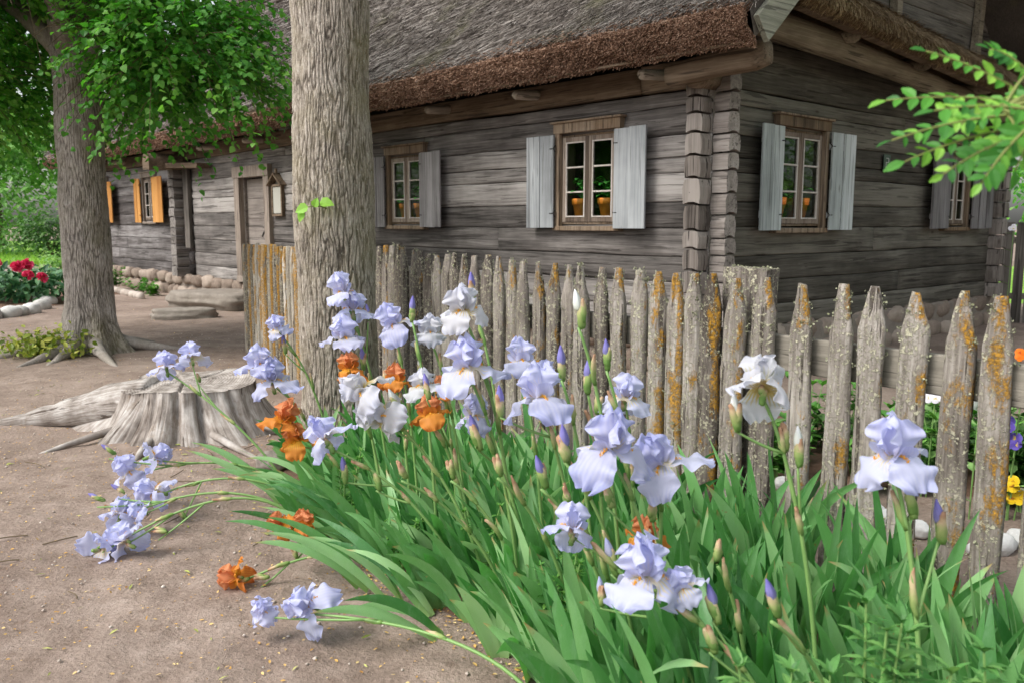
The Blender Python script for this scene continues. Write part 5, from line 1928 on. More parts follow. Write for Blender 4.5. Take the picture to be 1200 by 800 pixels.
for i, (px, py, c_, lb) in enumerate(PAN):
    Y_ = 4.55 if px < 1100 else 4.2
    if py < 430 and py > 300:
        Y_ = 5.6
    if py < 300:
        Y_ = 11.
    p = at(px, py, Y_)
    p[2] = max(p[2], .12)
    t = thing('pansy', lb, 'flower', (p[0], p[1], 0))
    mb = MB()
    mb.add(*tube(bez((0, .03, 0), (0, .02, p[2] * .6), (0, 0, p[2]), 6), .004, 5), .5)
    if p[2] > .5:
        for z in np.linspace(.1, p[2] - .08, 7):
            a_ = z * 30
            leaves(mb, [(0, .02, z)], [(0, 0, 1)], [(cos(a_), sin(a_), .4)], [.1], OVAL, [.5])
    mb.build('stem', M['iris_stem'], t)
    mb = MB()
    fd = unit(np.array([-.45, -1., .35]))
    t1 = unit(np.cross(fd, [0, 0, 1.]))
    t2 = np.cross(t1, fd)
    k = 2 if c_ in 'wpy' else 1
    for j in range(3 if c_ != 'o' else 2):
        cc = np.array([0, 0, p[2]]) + t1 * (j - 1) * .035 + t2 * .03 * (j % 2) if j else np.array([0, 0, p[2]])
        an = np.array([90 - 38, 90 + 38, 180, 0, 270]) * pi / 180
        dr = t1[None] * np.cos(an)[:, None] + t2[None] * np.sin(an)[:, None]
        leaves(mb, np.repeat(cc[None], 5, 0) + fd * rng.uniform(0, .006, (5, 1)), np.repeat(fd[None], 5, 0), dr, .03, [(0, .2, 0), (.4, .55, 0), (.8, .55, .05), (1., .2, .1)], rng.random(5), 0, -.1)
    mb.build('blossom', M['pansy_' + c_], t)

# ================================================================== LITTER ON THE GROUND
g_ = np.random.default_rng(41)
n_ = 9000
X = np.concatenate([g_.uniform(-4.5, 1.0, n_ // 2), g_.uniform(-9, 0, n_ - n_ // 2)])
Y = np.concatenate([g_.uniform(1.9, 7., n_ // 2), g_.uniform(3, 16, n_ - n_ // 2)])
# a richer drift along the edge of the bed
sa = g_.uniform(-1.5, 1.6, 1500)
w_ = np.abs(g_.normal(0, .16, 1500)) + 1.18
bp = FB + FQ * sa[:, None] - FN * w_[:, None]
X, Y = np.concatenate([X, bp[:, 0]]), np.concatenate([Y, bp[:, 1]])
P = np.stack([X, Y, gz(X, Y) + .007], 1)
n_ = len(P)
mb = MB()
sz = np.concatenate([g_.uniform(.006, .017, n_ - 1500), g_.uniform(.008, .022, 1500)])
leaves(mb, P, unit(np.array([0, 0, 1.]) + g_.normal(0, .3, (n_, 3))), unit(g_.normal(0, 1, (n_, 3)) * (1, 1, .15)), sz, [(0, .12, 0), (.5, .3, 0), (1., .08, .05)], np.clip(g_.normal(.5, .3, n_), 0, 1), 0, .2)
stuff(mb.build('leaf_litter', M['litter']), 'small dry yellow flakes and seeds scattered over the bare earth', 'litter')
mb = MB()
n_ = 420
X, Y = g_.uniform(-4.5, .3, n_), g_.uniform(2., 8.5, n_)
leaves(mb, np.stack([X, Y, gz(X, Y) + .008], 1), unit(np.array([0, 0, 1.]) + g_.normal(0, .3, (n_, 3))), unit(g_.normal(0, 1, (n_, 3)) * (1, 1, .1)), g_.uniform(.02, .05, n_), [(0, .05, 0), (.5, .14, -.05), (1., .03, .02)], g_.random(n_), 0, .2)
stuff(mb.build('fallen_leaves', M['litter_g']), 'scattered fallen greenish leaf scraps on the bare earth', 'litter')
n_ = 1500
mb = MB()
X, Y = g_.uniform(-5, .6, n_), g_.uniform(2., 12, n_)
r_ = g_.uniform(.003, .009, n_) * g_.uniform(.6, 1.5, n_)
base_ = np.array([(1, 0, 0), (0, 1, 0), (-1, 0, 0), (0, -1, 0), (0, 0, .7), (0, 0, -.7)], float)
V = base_[None] * r_[:, None, None] * g_.uniform(.7, 1.3, (n_, 6, 1)) + np.stack([X, Y, gz(X, Y) + .006], 1)[:, None]
f = np.array([(0, 1, 4), (1, 2, 4), (2, 3, 4), (3, 0, 4), (1, 0, 5), (2, 1, 5), (3, 2, 5), (0, 3, 5)])
mb.add(V.reshape(-1, 3), (f[None] + (np.arange(n_) * 6)[:, None, None]).reshape(-1, 3), np.repeat(g_.random(n_), 6))
stuff(mb.build('grit', M['cobble'], None, True), 'small pebbles scattered in the trodden earth', 'gravel')
mb = MB()
for k_ in range(26):
    x, y = g_.uniform(-3.2, -.2), g_.uniform(3., 6.5)
    a_, l_ = g_.uniform(0, 6.28), g_.uniform(.06, .22)
    z = float(gz(x, y)) + .008
    mb.add(*tube(bez((x, y, z), (x + l_ * .5 * cos(a_) + .02, y + l_ * .5 * sin(a_), z + .008), (x + l_ * cos(a_), y + l_ * sin(a_), z), 5), .003, 4), .5)
stuff(mb.build('fallen_twigs', M['twig']), 'thin dry twigs lying on the bare earth', 'twigs')

# ================================================================== IRISES
def petal_surf(az, L, W, ang0, ang1, bend, cup, ruf, g_, nv=13, nu=9, r0=.0, z0=0., apow=.8, tipround=.75, roll=0.):
    """petal as (V, F, pc): swept along a curved midrib starting at the bloom centre"""
    v = np.linspace(0, 1, nv)
    u = np.linspace(-1, 1, nu)
    ang = np.radians(ang0 + (ang1 - ang0) * v ** bend)
    ds = L / (nv - 1)
    rad = r0 + np.concatenate([[0], np.cumsum(np.cos(ang[:-1]) * ds)])
    z = z0 + np.concatenate([[0], np.cumsum(np.sin(ang[:-1]) * ds)])
    w = W * np.clip(np.sin(pi * np.clip(v * .90 + .055, 0, 1) ** 1.15), 0, 1) ** tipround
    w = w * (.5 + .5 * np.clip(v * 1.9, 0, 1)) + .018
    # midrib frame in (radial, z)
    tr, tz = np.cos(ang), np.sin(ang)
    nr_, nz_ = -tz, tr                       # upper normal
    U, Vv = np.meshgrid(u, v)
    ph = g_.uniform(0, 6.28, 4)
    edge = np.abs(U) ** 1.7
    off = cup * (U ** 2) * w[:, None]
    off = off + ruf * edge * np.sin(Vv * 15 + np.sign(U) * ph[0] + ph[1]) * np.clip(Vv * 2.5, 0, 1)
    off = off + ruf * .9 * np.clip((Vv - .72) / .28, 0, 1) * np.sin(U * 8 + ph[2])
    off = off + ruf * .5 * np.sin(U * 3 + ph[3]) * Vv
    sid = U * w[:, None] * (1 - .12 * np.abs(off) / (w[:, None] + .02))
    Rr = rad[:, None] + nr_[:, None] * off
    Zz = z[:, None] + nz_[:, None] * off
    tip = np.clip((1 - Vv) , 0, 1)
    c_, s_ = cos(az), sin(az)
    P = np.stack([Rr * c_ - sid * s_, Rr * s_ + sid * c_, Zz], -1)
    pc = np.stack([np.full(U.shape, g_.random()), np.clip(Vv * .75 + .25 * edge * Vv, 0, 1), U * .5 + g_.random() * 3], -1)
    return P.reshape(-1, 3), gridF(nv, nu), pc.reshape(-1, 3)


def orient(V, axis, spin=0.):
    """turn local +z to axis"""
    a = unit(axis)
    V = rotz(V, spin)
    x = np.cross([0, 1., 0], a)
    if np.linalg.norm(x) < .1:
        x = np.cross([1., 0, 0], a)
    x = unit(x)
    y = np.cross(a, x)
    return V[..., :1] * x + V[..., 1:2] * y + V[..., 2:] * a


KIND = {'lav': ('lav', 'lavfall'), 'lavpale': ('lav', 'pale'), 'white': ('white', 'whitefall'), 'palewhite': ('pale', 'pale'), 'orange': ('orange', 'orangefall')}


def bloom(parent, c, size, kind, axis, spin, seed, ruf=1., limp=0.):
    """bearded iris flower: 3 standards, 3 falls, 3 beards; c relative to parent"""
    g_ = np.random.default_rng(seed)
    e = bpy.data.objects.new('flower', None)
    COL.objects.link(e)
    e.parent = parent
    e.location = c
    sm, fm = KIND[kind]
    big = kind != 'orange'
    for k_ in range(3):
        az = spin + k_ * 2 * pi / 3 + g_.normal(0, .1)
        mb = MB()
        V, F, pc = petal_surf(az + pi / 3, size * .58 * g_.uniform(.85, 1.12), size * (.30 if big else .27) * g_.uniform(.9, 1.1), 66 - 18 * limp * g_.random(), g_.uniform(120, 172) - 60 * limp, 1.4, .42,
                              size * .058 * ruf, g_, 17, 15, .02 * size, .03 * size)
        mb.add(orient(V, axis), F, pc)
        mb.build('standard', M[sm], e, True)
        mb = MB()
        droop = g_.uniform(-118, -38) - 12 * limp
        V, F, pc = petal_surf(az, size * .74 * g_.uniform(.82, 1.12), size * (.27 if big else .22) * g_.uniform(.85, 1.12), g_.uniform(2, 34), droop, .72, -.22,
                              size * .066 * ruf, g_, 18, 15, .03 * size, .02 * size)
        mb.add(orient(V, axis), F, pc)
        f = mb.build('fall', M[fm], e, True)
        mb = MB()
        n_ = 26
        i_ = g_.integers(1, 6, n_)
        pos = V.reshape(18, 15, 3)[i_ + 1, 7] + g_.normal(0, .008 * size, (n_, 3)) * (1, 1, 0)
        leaves(mb, orient(pos, axis), orient(unit(g_.normal(size=(n_, 3))), axis), orient(unit(np.array([0, 0, 1.]) + g_.normal(0, .4, (n_, 3))), axis), size * .05, [(0, .15, 0), (1, .08, 0)], g_.random(n_))
        mb.build('beard', M['beard'], f)
        mb = MB()
        V, F, pc = petal_surf(az, size * .26, size * .075, 38, 70, 1., -.5, .004 * size, g_, 7, 5, .01, .02 * size)
        mb.add(orient(V, axis), F, pc)
        mb.build('style_arm', M[fm], e, True)
    return e


def spathe(mb, c, axis, L, r, g_, mat=0):
    """papery bract: tapered tube with a slit tip"""
    n_, m_ = 9, 9
    t_ = np.linspace(0, 1, n_)
    rad = r * (np.sin(pi * np.clip(t_ * .8 + .12, 0, 1)) ** .8) * (1 - .35 * t_) + .0015
    bendv = np.stack([.1 * L * t_ ** 2 * g_.normal(), .1 * L * t_ ** 2 * g_.normal(), t_ * L], 1)
    V, F = tube(bendv, rad, m_)
    V = V + .0012 * g_.normal(size=V.shape)
    pc = np.zeros((len(V), 3))
    pc[:, 0] = g_.random()
    pc[:, 1] = np.repeat(t_, m_)
    mb.add(orient(V, axis) + np.asarray(c), F, pc, mat)


def bud(parent, c, axis, L, colour, seed, open_=.5):
    """closed bud: green spathe below, coloured rolled petal tip above"""
    g_ = np.random.default_rng(seed)
    a = unit(axis)
    b = MB()
    spathe(b, c, a, L * .72, L * .115, g_)
    spathe(b, np.asarray(c) + a * L * .1 + g_.normal(0, .002, 3), a + g_.normal(0, .08, 3), L * .6, L * .115, g_)
    o = b.build('bud', M['spathe'], parent, True)
    if colour:
        n_, m_ = 11, 10
        t_ = np.linspace(0, 1, n_)
        rad = L * .1 * (np.sin(pi * (t_ * .78 + .2)) ** .9) * (1 - .25 * t_) + .001
        V, F = tube(np.stack([t_ * 0, t_ * 0, t_ * L * .52], 1), rad, m_)
        tw_ = np.repeat(t_, m_) * 2.5
        an = np.tile(np.linspace(0, 2 * pi, m_, endpoint=False), n_)
        V[:, 0] += .25 * rad.repeat(m_) * np.cos(3 * an + tw_)
        pc = np.zeros((len(V), 3)); pc[:, 0] = .5; pc[:, 1] = np.repeat(t_, m_); pc[:, 2] = an * .3
        b = MB()
        b.add(orient(V, a) + np.asarray(c) + a * L * .46, F, pc)
        b.build('bud_tip', M[colour], o, True)
    return o


_cnt = [0]


def iris(label, blooms=(), buds=(), Y=3., kind='lav', base=None, lean=(.2, .0), up=None, arc=.0, limp=0., leaf=True):
    """one iris stalk. blooms: (px,py,width px[,kind[,dY]]); buds: (px,py,colour[,len]); base: (x,y) on the ground"""
    _cnt[0] += 1
    sd_ = 1000 + _cnt[0] * 17
    g_ = np.random.default_rng(sd_)
    pts = [at(b[0], b[1], Y + (b[4] if len(b) > 4 else 0)) for b in blooms]
    bpts = [at(b[0], b[1], Y + (b[4] if len(b) > 4 else g_.uniform(-.02, .02))) for b in buds]
    allp = pts + bpts
    topi = int(np.argmax([p[2] for p in allp]))
    top = allp[topi]
    if base is None:
        base = (top[0] + lean[0], top[1] + lean[1])
    if blooms == () or Y < 4:
        wq = float((FB - np.array(base)) @ FN)
        if wq > 1.22 and lean != (0, 0) and up is None:
            base = tuple(np.array(base) + FN * (wq - 1.22))
    bx, by = base
    bz = float(gz(bx, by))
    t = thing('iris' if blooms else 'iris_bud_stalk', label, 'iris', (bx, by, bz), 0, 'bearded irises in the bed along the fence')
    o3 = np.array([bx, by, bz])
    # main stem ends just under the top flower
    if pts:
        tp = pts[0]
        w0 = blooms[0][2] * Y / FPX * 1.02
        end = tp + np.array([0, 0, -.16 * w0])
    else:
        tp = bpts[0]
        end = tp + np.array([0, 0, -.055])
    d = end - o3
    if up is None:
        c1 = np.array([d[0] * .1, d[1] * .1, d[2] * .45])
        c2 = np.array([d[0] * .55, d[1] * .55, d[2] * .85])
    else:
        c1, c2 = np.array(up[0], float), np.array(up[1], float)
    n_ = 18
    path = bez((0, 0, -.04), c1, c2, n_, d)
    mb = MB()
    mb.add(*tube(path, np.linspace(.0075, .0045, n_), 7), .5)
    sp = MB()
    nsp = 0
    for i, p in enumerate(pts[1:] + (bpts if pts else bpts[1:])):
        isb = i < len(pts) - 1
        e = p - o3 - np.array([0, 0, .02 if isb else .05])
        # joins the stem below
        k_ = int(np.clip(np.argmin(np.linalg.norm(path - e, axis=1)) - 3, 6, n_ - 3))
        mb.add(*tube(bez(path[k_], path[k_] * .5 + e * .5 + (0, 0, -.01), e, 7), np.linspace(.005, .0035, 7), 6), .5)
    mb.build('stem', M['iris_stem'], t, True)
    # bracts along the stem
    for u_ in (.5, .74):
        k_ = int(u_ * n_)
        tg = unit(path[k_ + 1] - path[k_])
        spathe(sp, path[k_], tg + g_.normal(0, .1, 3), g_.uniform(.07, .12), .009, g_)
    tg_end = unit(path[-1] - path[-3])
    for i, (b, p) in enumerate(zip(blooms, pts)):
        w = b[2] * (Y + (b[4] if len(b) > 4 else 0)) / FPX
        size = w * 1.0
        kd = b[3] if len(b) > 3 and b[3] else kind
        ax = unit(np.array([0, 0, 1.]) * (1 - limp) + tg_end * (.25 + limp) + g_.normal(0, .3, 3))
        tocam = math.atan2(-p[1], -p[0])
        spin = tocam + g_.uniform(-1.05, 1.05)
        bloom(t, p - o3, size, kd, ax, spin, sd_ + i, g_.uniform(.8, 1.25), limp * .6)
        spathe(sp, p - o3 - ax * .17 * size, ax, .2 * size, .055 * size, g_)
        spathe(sp, p - o3 - ax * .36 * size, ax + g_.normal(0, .12, 3), .3 * size, .06 * size, g_)
    for q_ in range(len(sp.V)):
        one = MB()
        one.V, one.P, one.n = [sp.V[q_]], [sp.P[q_]], len(sp.V[q_])
        b0_ = sum(len(v_) for v_ in sp.V[:q_])
        one.F = [f_ - b0_ for f_ in sp.F[q_ * 3:q_ * 3 + 3]]
        one.M = sp.M[q_ * 3:q_ * 3 + 3]
        one.build('spathe', M['spathe'], t, True)
    for i, (b, p) in enumerate(zip(buds, bpts)):
        L = b[3] if len(b) > 3 and b[3] else .11
        ax = unit(np.array([0, 0, 1.]) * (1 - limp) + tg_end * (.3 + limp * 1.4) + g_.normal(0, .1, 3))
        bud(t, p - o3 - ax * L * .5, ax, L, b[2], sd_ + 50 + i)
    return t


I = iris
# --- along the trunk and the far end of the bed
I('twin lavender iris topmost of all, against the right side of the middle trunk', [(402, 343, 40), (414, 364, 42)], [(431, 366, 'violet', .08)], 3.95, 'lav', lean=(.2, .1))
I('lavender iris with white falls just below the topmost pair on the trunk', [(403, 396, 48, 'lavpale')], [(425, 420, 'violet')], 3.85, 'lav', lean=(.16, .05))
I('small lavender iris in front of the orange side fence, with a violet bud below it', [(325, 384, 30)], [(333, 403, 'violet')], 4.6, 'lav', base=(-.98, 4.7))
I('lavender iris with spread white falls, fourth flower right of the trunk top pair', [(461, 380, 46, 'lavpale')], [(452, 440, None)], 3.7, 'lav', lean=(.1, .05))
I('small white iris between the spread lavender iris and the tall pure white one', [(503, 390, 40)], [(492, 428, 'whitebud', .09)], 3.7, 'white', lean=(.16, .05))
I('tall pure white iris standing highest at the centre, before the fence', [(544, 364, 58)], [(560, 405, None)], 2.95, 'white', lean=(.2, .1))
I('ruffled lavender iris under the tall pure white iris', [(548, 430, 66)], [], 2.9, 'lav', lean=(.12, .05))
I('pair of lavender irises close to the pickets, just left above the big two-tone iris', [(610, 424, 48), (640, 440, 32)], [], 3.2, 'lav', lean=(.1, .0))
I('big two-tone iris with pale drooping falls in the middle of the bed', [(632, 468, 76, 'lavpale')], [(586, 470, 'violet')], 2.6, 'lav', lean=(.07, .05))
I('lavender iris half hidden by a bud stem, right of centre against the pickets', [(733, 465, 50)], [(700, 470, None)], 3.0, 'lav', lean=(.06, .02))
I('wide open white iris pair in front of the orange ones near the trunk', [(425, 458, 54), (449, 488, 54)], [(462, 470, 'whitebud')], 3.15, 'white', lean=(.34, -.1), limp=.1)
I('white iris with a violet bud before it and orange flowers behind', [(496, 452, 40)], [(500, 452, 'violet', .1, -.3)], 3.4, 'white', lean=(.1, .05))
I('orange iris showing behind the white pair, nearest the trunk', [(409, 432, 36)], [], 3.75, 'orange', lean=(.1, .05))
I('dusky orange iris between the two white groups', [(463, 446, 34)], [], 3.65, 'orange', lean=(.06, .05))
I('orange iris under the small white iris in the middle left', [(504, 485, 42)], [], 3.15, 'orange', lean=(.08, .02))
I('orange iris mostly hidden behind the white iris with the violet bud', [(519, 456, 28)], [], 3.7, 'orange', lean=(.06, .05))
I('double orange iris in front of the foot of the middle trunk', [(333, 492, 44), (347, 516, 40)], [], 3.85, 'orange', lean=(.24, -.05))
I('large lavender iris right of the double orange one, over the leaves', [(381, 514, 58)], [(403, 550, 'violet'), (440, 560, None)], 3.3, 'lav', lean=(.42, -.12))
I('stalk with two lavender flowers leaning out over the tree stump', [(195, 430, 34), (224, 418, 32)], [(232, 440, None, .08)], 4.8, 'lav', base=(-1.25, 4.72), up=((-.1, -.05, .25), (-.42, .02, .5)))
I('stacked lavender irises between the stump and the middle trunk', [(304, 428, 42), (320, 446, 46, 'lavpale')], [], 4.3, 'lav', base=(-.95, 4.45))
I('small pale iris with an opening violet flower low among the leaves', [(555, 487, 42, 'palewhite')], [(557, 506, 'violet', .13, -.12)], 2.95, 'white', lean=(.2, -.05))
I('very large pale lavender iris in front of the pickets, right of centre', [(716, 526, 90, 'palewhite')], [(712, 574, None)], 2.3, 'lav', lean=(.08, .0))
I('white iris tinged with lavender touching the right side of the very large pale one', [(776, 544, 76, 'palewhite')], [(765, 590, 'violet')], 2.4, 'palewhite', lean=(.0, .05))
I('clean white iris alone in front of the wide-spaced pickets', [(893, 453, 72)], [(862, 482, 'whitebud'), (918, 505, None), (936, 522, 'whitebud')], 2.2, 'white', base=(.86, 2.22))
I('large lavender iris in front of the right-hand pickets, with buds beside it', [(1048, 535, 92)], [(1067, 580, 'violet'), (1101, 610, 'violet')], 1.9, 'lav', base=(.97, 1.85))
I('ragged lavender iris left of the large low one, with a half-open flower', [(670, 620, 54)], [(716, 652, 'lav', .12), (704, 692, 'lav', .09)], 2.3, 'lav', lean=(.17, -.2))
I('large lavender iris lowest at the centre bottom, nearest the viewer', [(757, 676, 92), (800, 688, 48)], [(836, 706, 'violet'), (832, 742, None)], 2.05, 'lav', base=(.62, 1.92))
I('deep orange iris just above the large low lavender one', [(757, 627, 46)], [], 2.5, 'orange', lean=(.06, .0))
I('pair of orange irises side by side over the left edge of the leaves', [(330, 616, 34), (357, 613, 32)], [(345, 645, None, .08)], 3.5, 'orange', base=(-.62, 3.62), up=((-.02, 0, .14), (-.12, -.03, .22)))
I('orange iris lying low over the earth at the left of the bed', [(279, 676, 40)], [(303, 676, None, .09)], 3.4, 'orange', base=(-.52, 3.5), up=((-.1, 0, .2), (-.3, -.03, .16)), limp=.5)
I('drooping lavender iris near the ground on a long horizontal stem, lower left', [(362, 710, 58), (308, 716, 34)], [], 2.95, 'lav', base=(.12, 2.5), up=((-.12, .1, .14), (-.42, .3, .14)), limp=.25)
I('fallen lavender iris lowest at far left, its flowers touching the earth', [(120, 640, 46), (148, 632, 44)], [(185, 620, None, .09)], 3.75, 'lav', base=(-.95, 3.95), up=((-.12, 0, .3), (-.45, -.1, .32)), limp=.35)
I('lavender iris cluster leaning far out over the earth, uppermost at left', [(152, 552, 40), (180, 534, 36)], [(127, 526, 'violet', .09)], 4.35, 'lav', base=(-1.08, 4.5), up=((-.12, 0, .2), (-.5, -.1, .33)), limp=.3)
I('ruffled lavender iris reaching out at left between uppermost cluster and fallen one', [(182, 576, 42)], [(212, 600, None, .08)], 4.2, 'lav', base=(-1.02, 4.3), up=((-.12, 0, .2), (-.45, -.1, .3)), limp=.3)
I('lavender iris at left with two violet buds, just above the fallen one', [(141, 602, 38), (165, 598, 26)], [(113, 582, 'violet', .09), (138, 572, 'violet', .08)], 4.0, 'lav', base=(-1.0, 4.1), up=((-.12, 0, .22), (-.5, -.1, .3)), limp=.3)
# --- stalks still in bud
for (px, py, c_, Y_, L_, lb) in [
        (553, 336, 'violet', 3.3, .12, 'tallest violet bud, above the pure white iris against the fence tops'),
        (483, 362, 'violet', 3.5, .11, 'violet bud between the spread lavender iris and the white ones'),
        (678, 362, 'whitebud', 2.5, .12, 'tall white bud high against the middle pickets'),
        (658, 425, 'violet', 2.7, .12, 'violet bud just right above the two-tone iris'),
        (689, 440, 'violet', 2.7, .12, 'violet bud left of the half-hidden lavender iris'),
        (711, 415, 'violet', 2.8, .11, 'violet bud on the stem crossing the half-hidden lavender iris'),
        (634, 552, 'violet', 2.5, .11, 'violet bud in the leaves below the two-tone iris'),
        (662, 520, 'violet', 2.45, .13, 'violet bud left of the very large pale iris'),
        (664, 575, None, 2.45, .09, 'brown papery bud left of the very large pale iris'),
        (583, 540, None, 2.6, .1, 'papery bud in the leaves below left of the two-tone iris'),
        (470, 545, None, 2.9, .1, 'papery bud among leaves right of the large lavender iris by the orange pair'),
        (528, 545, None, 2.9, .1, 'papery bud among leaves under the small pale iris'),
        (842, 640, None, 2.2, .1, 'bare papery bud in front of the pickets, right of the tinged white iris'),
        (905, 700, 'violet', 1.8, .1, 'small bud low among the leaves at right of centre bottom')]:
    g_ = np.random.default_rng(int(px))
    I('stalk with ' + lb, [], [(px, py, c_, L_)], Y_, 'lav', lean=(g_.uniform(.06, .2), g_.uniform(-.08, .08)))

# --- the sword leaves: one dense mass of fans
g_ = np.random.default_rng(88)
LV, LF, LP, cnt = [], [], [], 0
NL = 12


def sword(p, az, L, W, tilt0, tilt1, face, rnd, twist=0.):
    """one leaf from p leaning towards az; tilt from vertical at base and tip; face = azimuth of the blade plane normal"""
    global cnt
    v = np.linspace(0, 1, NL)
    tl = tilt0 + (tilt1 - tilt0) * v ** 1.6
    ds = L / (NL - 1)
    h = np.concatenate([[0], np.cumsum(np.sin(tl[:-1]) * ds)])
    z = np.concatenate([[0], np.cumsum(np.cos(tl[:-1]) * ds)])
    dirh = np.array([cos(az), sin(az), 0])
    mid = p + dirh * h[:, None] + np.array([0, 0, 1.]) * z[:, None]
    tg = unit(np.gradient(mid, axis=0))
    fa = face + twist * v
    fn = np.stack([np.cos(fa), np.sin(fa), v * 0], 1)
    side = unit(np.cross(tg, fn))
    w = W * np.clip(np.minimum(.55 + v * 1.2, 1.) * (1 - np.clip((v - .52) / .48, 0, 1) ** 1.9), 0.012, 1)
    nrm = np.cross(side, tg)
    prof = [(-1, 0.), (-.45, .10), (0, .16), (.45, .10), (1, 0.)]
    V = np.stack([mid + side * (w * a_)[:, None] * .5 + nrm * (w * b_ * .5)[:, None] for a_, b_ in prof], 1)
    pc = np.zeros((NL, 5, 3))
    pc[..., 0] = rnd
    pc[..., 1] = v[:, None]
    pc[..., 2] = np.array([a_ for a_, b_ in prof])[None]
    LV.append(V.reshape(-1, 3)); LP.append(pc.reshape(-1, 3)); LF.append(gridF(NL, 5) + cnt)
    cnt += NL * 5


def fan(x, y, n, L, az_lean, lean, seed):
    g = np.random.default_rng(seed)
    plane = g.uniform(0, pi) if g.random() < .35 else g.normal(.25, .55)     # direction in which the fan spreads
    base_t = np.clip(g.normal(.5, .2), 0, 1)
    for k_ in range(n):
        q = (k_ - (n - 1) / 2) / max(1, (n - 1) / 2)
        d = np.array([cos(plane), sin(plane)]) * q * g.uniform(.22, .5) + np.array([cos(az_lean), sin(az_lean)]) * lean * g.uniform(.7, 1.3) + g.normal(0, .1, 2)
        az = math.atan2(d[1], d[0])
        t0 = np.hypot(*d) * .75
        t1 = t0 + abs(g.normal(.25, .3)) + (.8 if g.random() < .1 else 0) + .3 * lean
        l_ = L * g.uniform(.72, 1.08) * (1 - .22 * abs(q))
        p = np.array([x + .03 * q * cos(plane) + g.normal(0, .008), y + .03 * q * sin(plane) + g.normal(0, .008), float(gz(x, y)) - .02])
        sword(p, az, l_, g.uniform(.037, .06) * (.85 + .3 * L), min(t0, 1.0), min(t1, 1.75), plane + pi / 2 + g.normal(0, .25), np.clip(base_t + g.normal(0, .17), 0, 1), g.normal(0, .5))


nf = 0
tries = 0
pts_ = []
while nf < 470 and tries < 30000:
    tries += 1
    sa = g_.uniform(-3.3, 2.5)
    w = g_.uniform(.14, 1.36 + .22 * np.clip(-sa * .8, 0, 1))
    if sa > 1.4:
        w = g_.uniform(.2, 1.05)
    p = bedpt(sa, w)
    if p[1] < 1.05 or np.hypot(*p) < 1.25:
        continue
    if np.hypot(p[0] - T2X, p[1] - T2Y) < .4:
        continue
    if any((p[0] - q[0]) ** 2 + (p[1] - q[1]) ** 2 < .075 ** 2 for q in pts_):
        continue
    pts_.append(p)
    nf += 1
    front = np.clip((w - .55) / .7, 0, 1)          # plants at the free edge flop outwards
    far = np.clip((sa + .6) / 2.4, 0, 1)
    az = math.atan2(-FN[1] + .25, -FN[0]) + g_.normal(0, .6)
    ln = .08 + .42 * front * (.5 + .4 * far) + .0 * far
    L = g_.uniform(.5, .72) * (1. - .2 * far) * (1 - .1 * front)
    fan(p[0], p[1], g_.integers(4, 7), L, az, ln, 5000 + nf)
# a few long leaves flopping out over the earth
for (px, py, az, L) in [(335, 592, pi * 1.0, .6), (400, 610, pi * 1.03, .62), (430, 690, pi * 1.05, .6), (390, 600, pi * 1.04, .6), (460, 700, pi * 1.02, .55), (520, 745, pi * 1.1, .5), (360, 600, pi * 1.08, .5),
                         (440, 660, pi * 1.0, .6), (420, 640, pi * 1.06, .55), (500, 720, pi * .97, .55)]:
    d = at(px, py, 1.)
    p = at(px, py, CAM_H / (CAM_H - d[2]))
    p[2] = 0
    for k_ in range(3):
        sword(p + g_.normal(0, .03, 3) * (1, 1, 0), az + g_.normal(0, .2), L * g_.uniform(.8, 1.1), .038, .65 + g_.normal(0, .12), 1.6 + g_.normal(0, .12), az + pi / 2 + g_.normal(0, .4) + .9, g_.random(), g_.normal(0, .4))
mb = MB()
mb.add(np.concatenate(LV), np.concatenate(LF), np.concatenate(LP))
stuff(mb.build('iris_leaves', M['iris_leaf'], None, True), 'dense mass of green sword-shaped iris leaves along the fence', 'iris leaves')

# --- weeds at the lower right and a few low herbs between the irises
for (px, py, Y_, h_, lb) in [(1032, 668, 1.62, .62, 'tallest leafy weed in the irises below the large lavender flower at right'), (912, 738, 1.62, .52, 'leafy weed low among the iris leaves, left of the tallest weed'),
                              (1078, 745, 1.6, .55, 'leafy weed right of the tallest one, at the bottom edge'), (1190, 735, 1.65, .56, 'leafy weed at the lower right corner beside the last picket'), (985, 770, 1.6, .5, 'weed at the bottom edge between the tallest weed and the left one')]:
    p = at(px, py, Y_)
    herb('weed', lb, 'plant', (p[0], p[1], 0), max(.3, p[2]), 6, .078, M['weed_leaf'], int(px), .08, LANCE, None, 4, 13)
for i, (px, py, Y_) in enumerate([(400, 520, 3.9), (560, 590, 3.2), (655, 600, 2.7), (470, 600, 3.6)]):
    p = at(px, py, Y_)
    herb('weed', ('feathery little herb in the iris leaves beside the large lavender iris', 'small herb deep in the middle of the iris leaves', 'small herb in the leaves below the violet buds', 'small herb in the leaves at left of centre')[i], 'plant', (p[0], p[1], 0), max(.2, p[2]), 6, .05, M['herb_leaf'], 700 + i, .1, LANCE, None, 5, 9)
d = at(345, 540, 1.)
p = at(318, 532, (CAM_H - .05) / (CAM_H - d[2]))
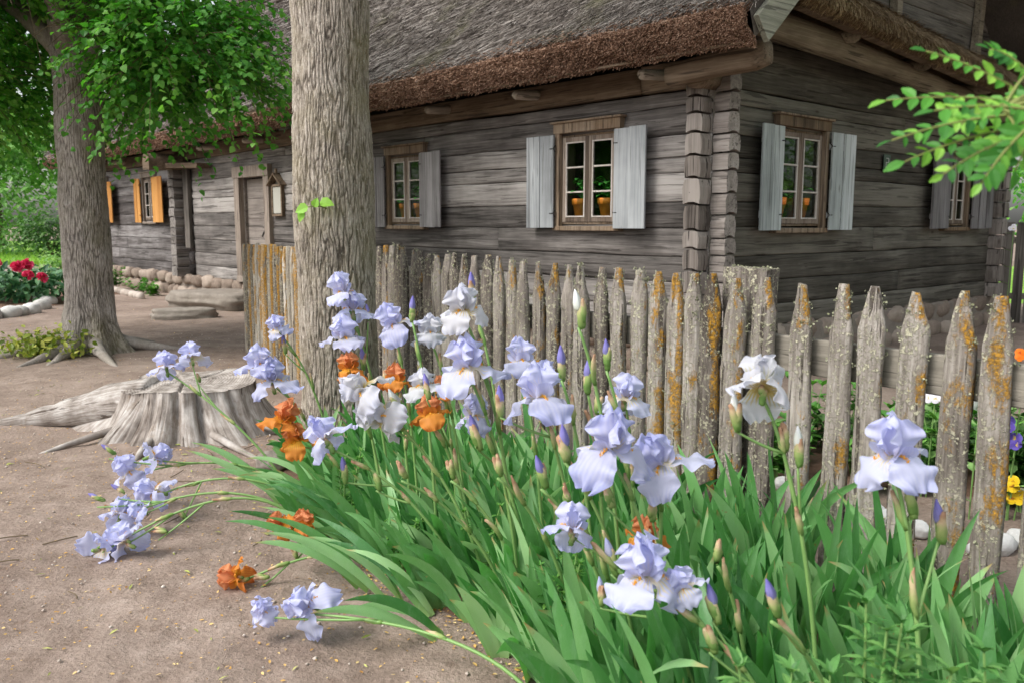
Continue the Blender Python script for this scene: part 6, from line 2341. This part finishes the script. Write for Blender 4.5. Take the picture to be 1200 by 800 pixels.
stone_thing('bed_stone', 'grey stone between the stump and the iris leaves', 'stone', (p[0], p[1], .05), (.1, .08, .07), M['step'], .15, 2., .3)

# ================================================================== CAMERA AND LIGHT
cam = bpy.data.cameras.new('camera')
co_ = bpy.data.objects.new('camera', cam)
COL.objects.link(co_)
co_.location = (0, 0, CAM_H)
co_.rotation_euler = (pi / 2 - PITCH, 0, 0)
cam.sensor_width = 36
cam.lens = FPX / 1200 * 36
cam.clip_start = .05
cam.clip_end = 1500
cam.dof.use_dof = True
cam.dof.focus_distance = 4.2
cam.dof.aperture_fstop = 5.0
SC.camera = co_

EL, SDIR = R(50), (-.8, -.4)
az_ = math.atan2(SDIR[0], SDIR[1])
wd = bpy.data.worlds.new('World')
SC.world = wd
wd.use_nodes = True
nt_ = wd.node_tree
sky = nt_.nodes.new('ShaderNodeTexSky')
sky.sky_type = 'NISHITA'
sky.sun_disc = False
sky.sun_elevation = EL
sky.sun_rotation = az_
sky.air_density = 1.2
sky.dust_density = 4.
sky.ozone_density = 1.
hs = nt_.nodes.new('ShaderNodeHueSaturation')
hs.inputs['Saturation'].default_value = .35
nt_.links.new(sky.outputs[0], hs.inputs['Color'])
bg = nt_.nodes['Background']
nt_.links.new(hs.outputs[0], bg.inputs[0])
bg.inputs[1].default_value = .15
sl_ = bpy.data.lights.new('sun', 'SUN')
so = bpy.data.objects.new('sun', sl_)
COL.objects.link(so)
sl_.energy = 1.25
sl_.angle = R(24)
sl_.color = (1., .96, .9)
import mathutils
dv = mathutils.Vector((SDIR[0], SDIR[1], 0)).normalized() * cos(EL) + mathutils.Vector((0, 0, sin(EL)))
so.rotation_euler = dv.to_track_quat('Z', 'Y').to_euler()
so.location = (0, 0, 20)

vs_ = SC.view_settings
vs_.view_transform = 'Standard'
vs_.look = 'None'
vs_.gamma = 1
vs_.use_curve_mapping = False
vs_.exposure = .85
SC.render.engine = 'CYCLES'
SC.cycles.use_denoising = True
SC.cycles.max_bounces = 6
SC.cycles.transparent_max_bounces = 8
SC.cycles.caustics_reflective = False
SC.cycles.caustics_refractive = False
